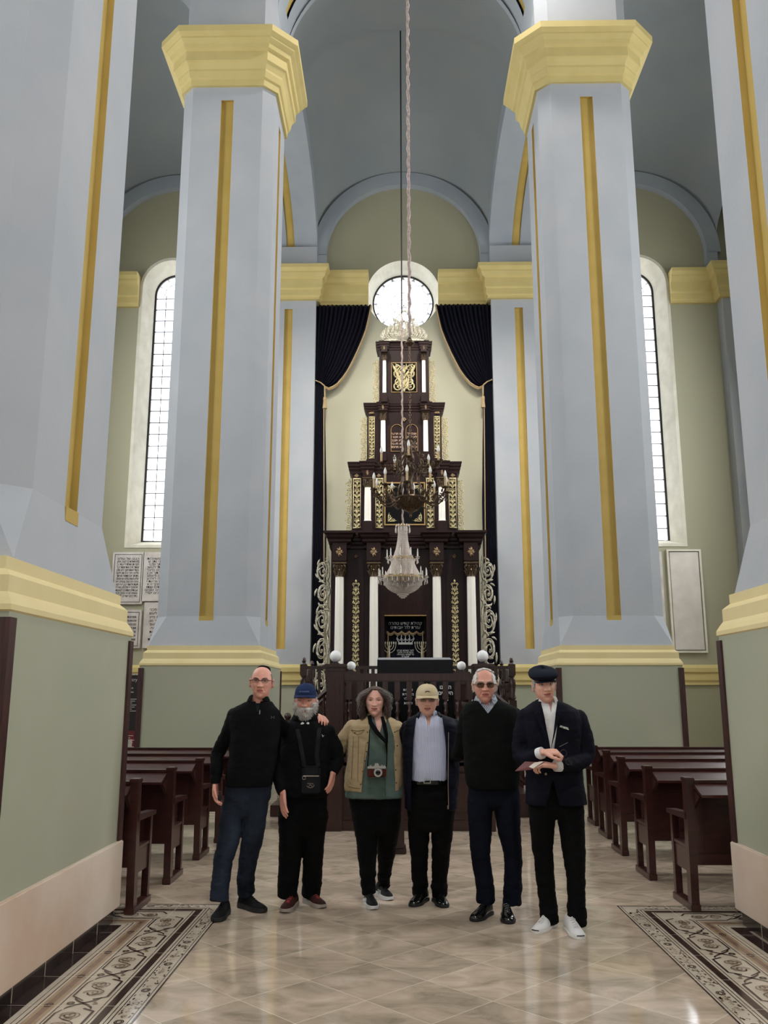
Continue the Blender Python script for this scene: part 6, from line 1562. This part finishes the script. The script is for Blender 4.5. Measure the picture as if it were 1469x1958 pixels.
m.tube([p3.J(706, 1368, -.07)+a, p3.J(709, 1382, -.13)+a, p3.J(721, 1400, -.165)+a, p3.J(739, 1420, -.17)+a, p3.J(740, 1440, -.17)+a], [.014, .018, .018, .012, .005], 8, squash=.16, up=(0, 1, 0))
m.tube([p3.J(740, 1440, -.17)+a, p3.J(739.5, 1462, -.185)+a, Vector((w_, 0, h_*.75))], .004, 6)
m.tube([p3.J(731, 1370, -.07)+a, p3.J(735, 1385, -.12)+a, p3.J(739, 1405, -.165)+a, p3.J(740, 1422, -.172)+a], [.013, .016, .014, .008], 8, squash=.16, up=(0, 1, 0))
m.tube([p3.J(707, 1395, -.17)+a, p3.J(705, 1440, -.185)+a, Vector((-w_, 0, h_*.75))], .004, 6); m.obj('neck_strap', BLACKF, cm, smooth=True)

# ---------------------------------------------------------------- person 4
p4 = Person('man in a beige cap and navy jacket over a pale blue striped shirt', 7.2, (822, 1736), SK1, 1.03, (817, 1341), (.0, .02, 0), fw=1.04, jaw=.20, smile=.9, jowl=.5)
T4 = [(1368, 796, 844, .075), (1376, 786, 852, .10), (1388, 783, 856, .125), (1430, 784, 857, .145), (1470, 785, 857, .16), (1492, 786, 856, .15)]
J4 = [(1366, 796, 846, .09), (1374, 781, 866, .115), (1386, 773, 878, .135), (1420, 770, 880, .15), (1460, 771, 878, .165), (1500, 772, 877, .165), (1547, 776, 873, .155)]
A4 = [[(781, 1392, .02, .06), (770, 1415, .10, .056), (755, 1430, .22, .05), (735, 1430, .30, .045)],
      [(871, 1390, 0, .062), (884, 1418, .03, .060), (891, 1438, .08, .056), (899, 1444, .20, .05), (915, 1430, .30, .045)]]
p4.body(T4, A4, [(0, (-1, .1, 0), (0, -1, 0), 1, .3, .95), (1, (1, .2, 0), (0, -1, 0), 1, .3, .95)])
def stripes(name, c1, c2, freq):
    m, nt, p = newmat(name); N, L = nt.nodes, nt.links; tc = N.new('ShaderNodeTexCoord'); sp = N.new('ShaderNodeSeparateXYZ'); L.new(tc.outputs['Object'], sp.inputs[0])
    a = N.new('ShaderNodeMath'); a.operation = 'MULTIPLY'; a.inputs[1].default_value = freq; L.new(sp.outputs[0], a.inputs[0]); b = N.new('ShaderNodeMath'); b.operation = 'SINE'; L.new(a.outputs[0], b.inputs[0])
    c = N.new('ShaderNodeMath'); c.operation = 'GREATER_THAN'; c.inputs[1].default_value = .45; L.new(b.outputs[0], c.inputs[0]); x = N.new('ShaderNodeMixRGB'); L.new(c.outputs[0], x.inputs[0]); x.inputs[1].default_value = c1; x.inputs[2].default_value = c2; L.new(x.outputs[0], p.inputs['Base Color']); p.inputs['Roughness'].default_value = .8; return m
STR = stripes('blue_striped_cotton', hexc(196, 200, 220), hexc(150, 157, 194), 560)
NAVYJ = fab('navy_jacket', hexc(18, 20, 36), hexc(11, 12, 24), rough=.6); NAVYLIN = fab('black_lining', hexc(14, 14, 18))
p4.garment('shirt', STR, T4, wr=.006, seed=8, stretch=(1.6, 1, .7), cuts=[([(810, 1350), (829, 1350), (820, 1386), (817, 1386)], -.4, -.02)])
p4.garment('jacket', NAVYJ, J4, A4, wr=.006, seed=9, cuts=[([(799, 1350), (796, 1370), (790, 1412), (789, 1440), (788, 1480), (786, 1500), (786, 1560), (857, 1560), (856, 1500), (853, 1470), (851, 1412), (845, 1372), (842, 1350)], -.5, -.02)])
p4.collar('jacket_collar', NAVYJ, p4.neck+Vector((0, .005, -.03)), .088, .125, .05, gap=.75, pts=.05, drop=.05)
p4.collar('shirt_collar', STR, p4.neck+Vector((0, 0, -.018)), .070, .086, .045, gap=.38, pts=.045, drop=.03, tilt=.02)
bt = MB()
for py, dy in ((1386, -.135), (1408, -.150), (1431, -.158), (1454, -.166), (1477, -.170)): bt.ball(p4.J(817.5, py, dy), .005, .003, .005, 10, 6)
bt.obj('shirt_buttons', WSOLE, p4.root, smooth=True)
m = MB(); R = [p4.ringpx(py, l, r, .150) for py, l, r in ((1497, 786, 856), (1489, 786, 856))]; m.rings(R); m.obj('belt', LEATHER, p4.root, smooth=True, angle=40)
m = MB(); a = p4.J(817, 1493, -.158); frame(m, a.x-.022, a.x+.022, a.z-.014, a.z+.014, a.y, .005, .006); m.obj('belt_buckle', SIL, p4.root)
m = MB(); m.tube([p4.J(858, 1540, -.155), p4.J(857, 1500, -.165), p4.J(858, 1400, -.145)], .003, 6); m.tube([p4.J(857, 1540, -.160), p4.J(857, 1547, -.160)], .006, 6); m.obj('jacket_zip', METALFRAME, p4.root)
H4 = [(1490, 787, 856, .145), (1520, 785, 865, .145), (1545, 785, 868, .14)]
p4.legs('trousers', BLACK2, [(803, 1535, .10), (801, 1560, .09), (801, 1600, .080), (802, 1640, .068), (803, 1690, .058), (804, 1708, .058)], [(848, 1535, .10), (847, 1560, .09), (845, 1600, .080), (843, 1640, .069), (840, 1690, .058), (841, 1710, .058)], (787, 1735, -26, .29), (852, 1737, 14, .29), H4, wr=.005, seed=10, crotch=1591)
for i in (0, 1): p4.shoe(i, 'plain', LEATHER, BLSOLE)
BEI = fab('beige_cap_cloth', hexc(204, 190, 160), hexc(186, 170, 138)); p4.add_brows(GREYHAIR, th=.003); pass; p4.glasses(METALFRAME, M['clear'], w=.022, h=.014, rim=.0013)
o, T_ = p4.cap(BEI, BEI, zc=.016, tilt=.06)
m = MB(); m.tube([T_ @ Vector((x, -.100+.9*x*x*2, .075+.010*cos(x*60))) for x in (-.022, -.015, -.008, 0, .008, .015, .022)], [.001, .003, .004, .003, .004, .003, .001], 6); m.obj('cap_emblem', BLSOLE, o)
p4.hairshell(lambda x, y, z: (y > -.05 and -.30 < z < .3 and abs(x) > .3) or (abs(x) > .8 and -.05 < z < .3 and y > -.3), GREYHAIR, off=.005, rough_=.003)

# ---------------------------------------------------------------- person 5
p5 = Person('white-haired man with tinted glasses in a dark green sweater and dark jeans', 6.85, (946, 1764), SK2, 1.12, (926.5, 1312), (-.02, .02, .0), fw=.98, jaw=.26, nose=1.1, head_dy=-.05)
T5 = [(1340, 902, 956, .08), (1347, 890, 972, .105), (1356, 885, 988, .125), (1372, 883, 995, .14), (1410, 886, 997, .155), (1450, 888, 996, .16), (1485, 889, 995, .155), (1503, 893, 991, .145)]
A5 = [[(896, 1370, .02, .066), (887, 1405, .06, .062), (880, 1438, .12, .058), (866, 1442, .26, .05), (850, 1435, .36, .045)],
      [(984, 1370, .03, .064), (1000, 1400, .12, .058), (1018, 1410, .26, .05), (1035, 1405, .32, .045)]]
p5.body(T5, A5, [(0, (-1, .1, 0), (0, -1, 0), 1, .3, 1), (1, (1, 0, 0), (0, -1, 0), 1, .3, 1)])
DG = fab('dark_green_knit', hexc(13, 17, 15), hexc(9, 12, 11), rough=.9)
def checks(name):
    m, nt, p = newmat(name); N, L = nt.nodes, nt.links; tc = N.new('ShaderNodeTexCoord'); c = N.new('ShaderNodeTexChecker'); c.inputs['Scale'].default_value = 150; L.new(tc.outputs['Object'], c.inputs[0]); c.inputs[1].default_value = hexc(196, 204, 214); c.inputs[2].default_value = hexc(92, 104, 124); L.new(c.outputs[0], p.inputs['Base Color']); p.inputs['Roughness'].default_value = .8; return m
CHK = checks('checked_cotton')
p5.garment('sweater', DG, T5, A5, wr=.006, freq=6, seed=11, cuts=[([(913, 1325), (911, 1338), (930, 1364), (952, 1338), (950, 1325)], -.4, -.03)])
p5.garment('sweater_hem', DG, [(1488, 892, 993, .155), (1497, 893, 992, .152), (1506, 895, 990, .148)], wr=.001, voxel=.008)
p5.garment('shirt', CHK, [(1342, 908, 952, .075), (1350, 900, 962, .10), (1372, 895, 975, .125)], wr=.001, seed=12, cuts=[([(922, 1325), (940, 1325), (931, 1352)], -.3, -.02)])
p5.collar('shirt_collar', CHK, p5.neck+Vector((0, 0, -.012)), .074, .092, .05, gap=.42, pts=.05, drop=.03, tilt=.022)
H5 = [(1498, 896, 991, .14), (1520, 896, 994, .14), (1540, 896, 996, .13)]
p5.legs('jeans', DENIM2, [(919, 1530, .098), (918, 1555, .09), (919, 1590, .084), (919, 1634, .073), (927, 1690, .066), (929, 1724, .070)], [(970, 1530, .10), (971, 1555, .096), (974, 1590, .084), (981, 1634, .067), (981, 1690, .065), (979, 1728, .066)], (904, 1763, -32, .30), (974, 1768, -2, .30), H5, wr=.0035, seed=13, crotch=1546)
for i in (0, 1): p5.shoe(i, 'plain', LEATHER, BLSOLE, LEATHER)
p5.add_brows(WHITEHAIR, th=.003); p5.glasses(METALFRAME, M['tint'], w=.027, h=.019, rim=.0015, zc=.008, round_=2.5)
h5 = lambda x, y, z: (y > -.15 and z > -.30 and not (y < .3 and abs(x) < .35 and z > .6)) or (abs(x) > .62 and z > .1 and y > -.62) or (z > .80 and y > -.35)
p5.hairshell(h5, WHITEHAIR, off=.007, rough_=.005); p5.strands(h5, 1300, .022, WHITEHAIR, r=.0011, grav=.25, out=.14, seed=13, back=.8, curl=2, ampc=.004)

# ---------------------------------------------------------------- person 6
p6 = Person('man in a dark flat cap, navy blazer and white sneakers holding a booklet', 6.5, (1072, 1792), SK1, 1.05, (1040.5, 1312), (.06, .03, -.07), fw=.97, jaw=.22, smile=.6, jowl=.3, nose=1.05)
T6 = [(1342, 1026, 1068, .07), (1350, 1014, 1082, .10), (1362, 1004, 1104, .12), (1385, 1004, 1106, .13), (1430, 1008, 1106, .135), (1468, 1010, 1106, .14), (1476, 1012, 1108, .13)]
J6 = [(1341, 1024, 1070, .085), (1349, 1010, 1090, .11), (1358, 1000, 1106, .13), (1375, 998, 1112, .145), (1410, 1001, 1112, .15), (1450, 1005, 1111, .15), (1490, 1006, 1114, .155), (1537, 1006, 1122, .16)]
A6 = [[(1006, 1372, 0, .064), (997, 1408, 0, .060), (996, 1442, -.02, .057), (1012, 1450, -.12, .050), (1031, 1441, -.22, .042)],
      [(1106, 1374, 0, .064), (1118, 1410, 0, .060), (1121, 1446, -.02, .057), (1098, 1461, -.13, .050), (1070, 1464, -.21, .042)]]
B6 = [A6[0][:4]+[(1033, 1440, -.23, .034), (1041, 1438, -.25, .032)], A6[1][:4]+[(1066, 1464, -.22, .034), (1058, 1464, -.235, .032)]]
p6.body(T6, B6, [(0, (1, -.12, -.05), (.0, .3, -1), -1, 1.25, 1.02), (1, (-1, -.10, .05), (0, .25, -1), -1, 1.05, 1.02)])
WHT = fab('white_shirt_cotton', hexc(224, 222, 222), hexc(206, 204, 206)); BLZ = fab('navy_blazer', hexc(13, 14, 28), hexc(9, 10, 20), rough=.8)
p6.garment('shirt', WHT, T6, wr=.005, seed=14, stretch=(1.6, 1, .7), cuts=[([(1041, 1325), (1056, 1325), (1049, 1362)], -.3, -.02)])
p6.garment('blazer', BLZ, J6, A6, wr=.005, seed=15, zones=[(p6.J(1120, 1446, 0), .14, .006), (p6.J(996, 1442, 0), .14, .006)],
           cuts=[([(1034, 1325), (1031, 1345), (1037, 1380), (1043, 1412), (1047, 1434), (1053, 1434), (1057, 1405), (1061, 1375), (1063, 1342), (1060, 1325)], -.5, -.03), ([(1049, 1490), (1036, 1545), (1066, 1545), (1052, 1490)], -.5, .0)])
lp = MB()
for P in ([(1030, 1343, -.105), (1023, 1366, -.150), (1036, 1392, -.166), (1046, 1436, -.168), (1041, 1400, -.168), (1034, 1362, -.148)], [(1066, 1342, -.105), (1072, 1366, -.150), (1064, 1392, -.166), (1053, 1436, -.168), (1059, 1400, -.168), (1063, 1362, -.148)]):
    V = [p6.J(a, b, c) for a, b, c in P]; n = len(V); lp.add(V+[v+Vector((0, -.008, 0)) for v in V], [tuple(range(n)), tuple(range(n, 2*n))]+[(i, (i+1) % n, n+(i+1) % n, n+i) for i in range(n)])
lp.obj('lapels', BLZ, p6.root)
p6.collar('shirt_collar', WHT, p6.neck+Vector((-.004, 0, -.012)), .070, .082, .038, gap=.55, pts=.045, drop=.03, tilt=.02)
p6.collar('blazer_collar', BLZ, p6.neck+Vector((0, .006, -.035)), .085, .11, .045, gap=.9, pts=.02, drop=.03)
cf = MB()
for a_, b_ in (((1029, 1442, -.21), (1038, 1439, -.235)), ((1072, 1464, -.205), (1062, 1464, -.225))):
    A = p6.J(*a_); B = p6.J(*b_); cf.tube([A, B], [.041, .040], 16)
cf.obj('shirt_cuffs', WHT, p6.root, smooth=True, angle=40)
bt = MB()
for py in (1376, 1392, 1408): bt.ball(p6.J(1047.5, py, -.143), .005, .003, .005, 8, 6)
bt.obj('shirt_buttons', mat('cream_button', hexc(200, 190, 165), .4), p6.root); bt = MB(); bt.ball(p6.J(1044, 1480, -.162), .009, .004, .009, 12, 6); bt.obj('blazer_button', METALFRAME, p6.root, smooth=True)
ps = MB(); V = [p6.J(1070, 1390, -.155), p6.J(1088, 1396, -.158), p6.J(1086, 1391, -.157), p6.J(1072, 1387, -.155)]; ps.add(V+[v+Vector((0, -.008, 0)) for v in V], [(0, 1, 2, 3), (4, 5, 6, 7), (0, 1, 5, 4), (1, 2, 6, 5), (2, 3, 7, 6), (3, 0, 4, 7)]); ps.obj('pocket_square', mat('patterned_silk', hexc(216, 212, 206), .5, var=1, vscale=60, col2=hexc(40, 60, 50)), p6.root)
H6 = [(1462, 1014, 1108, .15), (1498, 1014, 1108, .13), (1530, 1015, 1113, .14), (1555, 1015, 1116, .13)]
p6.legs('trousers', BLACK2, [(1038, 1545, .092), (1037, 1577, .088), (1039, 1634, .068), (1044, 1690, .062), (1050, 1740, .060), (1052, 1762, .062)], [(1091, 1545, .095), (1093, 1577, .092), (1098, 1634, .078), (1102, 1690, .062), (1103, 1740, .062), (1104, 1768, .064)], (1023, 1786, -35, .30), (1112, 1797, 8, .30), H6, wr=.004, seed=16, crotch=1566)
CANV = fab('white_canvas', hexc(222, 220, 220), hexc(206, 204, 204), rough=.8); WS2 = mat('white_rubber', hexc(226, 224, 222), .5)
for i in (0, 1):
    u_, Mx, L = p6.shoe(i, 'canvas', CANV, WS2, CANV); q = MB(); q.tube([(-.026, .965*L, .022), (0, 1.005*L, .024), (.026, .965*L, .022)], .004, 6, T=Mx); q.obj('toe_smile_line', BLSOLE, u_)
p6.add_brows(GREYHAIR, th=.003); pass
p6.hairshell(lambda x, y, z: (y > -.05 and -.25 < z < .35 and abs(x) > .3) or (abs(x) > .75 and -.05 < z < .4 and y > -.35), GREYHAIR, off=.006, rough_=.004)
fc = MB(); n = 40; R = []
T_ = p6.HT @ Matrix.Translation((-.002, -.014, .076)) @ Matrix.Rotation(.10, 4, 'X')
for q, z in ((.80, -.028), (.98, -.018), (1.10, .0), (1.12, .014), (1.02, .032), (.8, .044), (.5, .051), (.2, .053), (.01, .054)):
    R.append([(.089*q*cos(2*pi*k/n), .118*q*sin(2*pi*k/n)+(-.012 if sin(2*pi*k/n) < 0 else 0)*q, z+.012*sin(2*pi*k/n)*(1 if z > 0 else .2)) for k in range(n)])
fc.rings(R, T=T_); FLAT = fab('navy_wool', hexc(28, 32, 44), hexc(20, 23, 34), rough=.9); o = fc.obj('flat_cap', FLAT, p6.root, smooth=True)
b = MB(); G = [[(.080*(1-.06*v)*sin(a), -.098*cos(a)**.7-.030*v*max(0, cos(a))**.4-.006, -.022-.008*v-.014*(sin(a))**2) for a in [-1.15+2.3*i/16 for i in range(17)]] for v in (0, .35, .7, 1)]
b.rings(G, closed=False, T=T_); ob = b.obj('peak', FLAT, o, smooth=True); so = ob.modifiers.new('s', 'SOLIDIFY'); so.thickness = .006; bake(ob)
# booklet and glasses in his hands
bk_o = p6.o+p6.J(1034, 1464, -.28); bk = thing('booklet', 'open brown-covered booklet held low in the flat-capped man\'s hand', 'booklet', bk_o); a = p6.o-bk_o
MAR = mat('maroon_cover', hexc(84, 34, 34), .5); PAG = mat('page_paper', hexc(190, 178, 168), .7)
def sheet(pts, th, name, mt):
    V = [p6.J(*q)+a for q in pts]; n = len(V); m = MB(); m.add(V+[v+Vector((0, 0, th)) for v in V], [tuple(range(n)), tuple(range(n, 2*n))]+[(i, (i+1) % n, n+(i+1) % n, n+i) for i in range(n)]); return m.obj(name, mt, bk)
sheet([(985, 1475, -.36), (1016, 1472, -.40), (1042, 1458, -.30), (1004, 1457, -.26)], .003, 'cover', MAR); sheet([(1012, 1467, -.372), (1020, 1470, -.40), (1040, 1457, -.32), (1022, 1459, -.31)], .004, 'pages', PAG)
gg_o = p6.o+p6.J(1074, 1438, -.27); gg = thing('eyeglasses', 'dark eyeglasses dangling from the flat-capped man\'s upper hand', 'glasses', gg_o); a = p6.o-gg_o; m = MB()
for (x0_, y0_), (x1_, y1_) in (((1070, 1424), (1086, 1420)),): m.tube([p6.J(x0_, y0_+4, -.27)+a, p6.J(x1_, y1_, -.30)+a], .002, 5)
for cx_, cy_ in ((1078, 1440), (1088, 1456)): m.tube([p6.J(cx_+6*cos(t*pi/8), cy_+6.5*sin(t*pi/8), -.275-.01*cos(t*pi/8))+a for t in range(17)], .0022, 5)
m.tube([p6.J(1092, 1460, -.275)+a, p6.J(1094, 1464, -.28)+a, p6.J(1086, 1448, -.30)+a], .002, 5); m.obj('frame', DARKFRAME, gg)
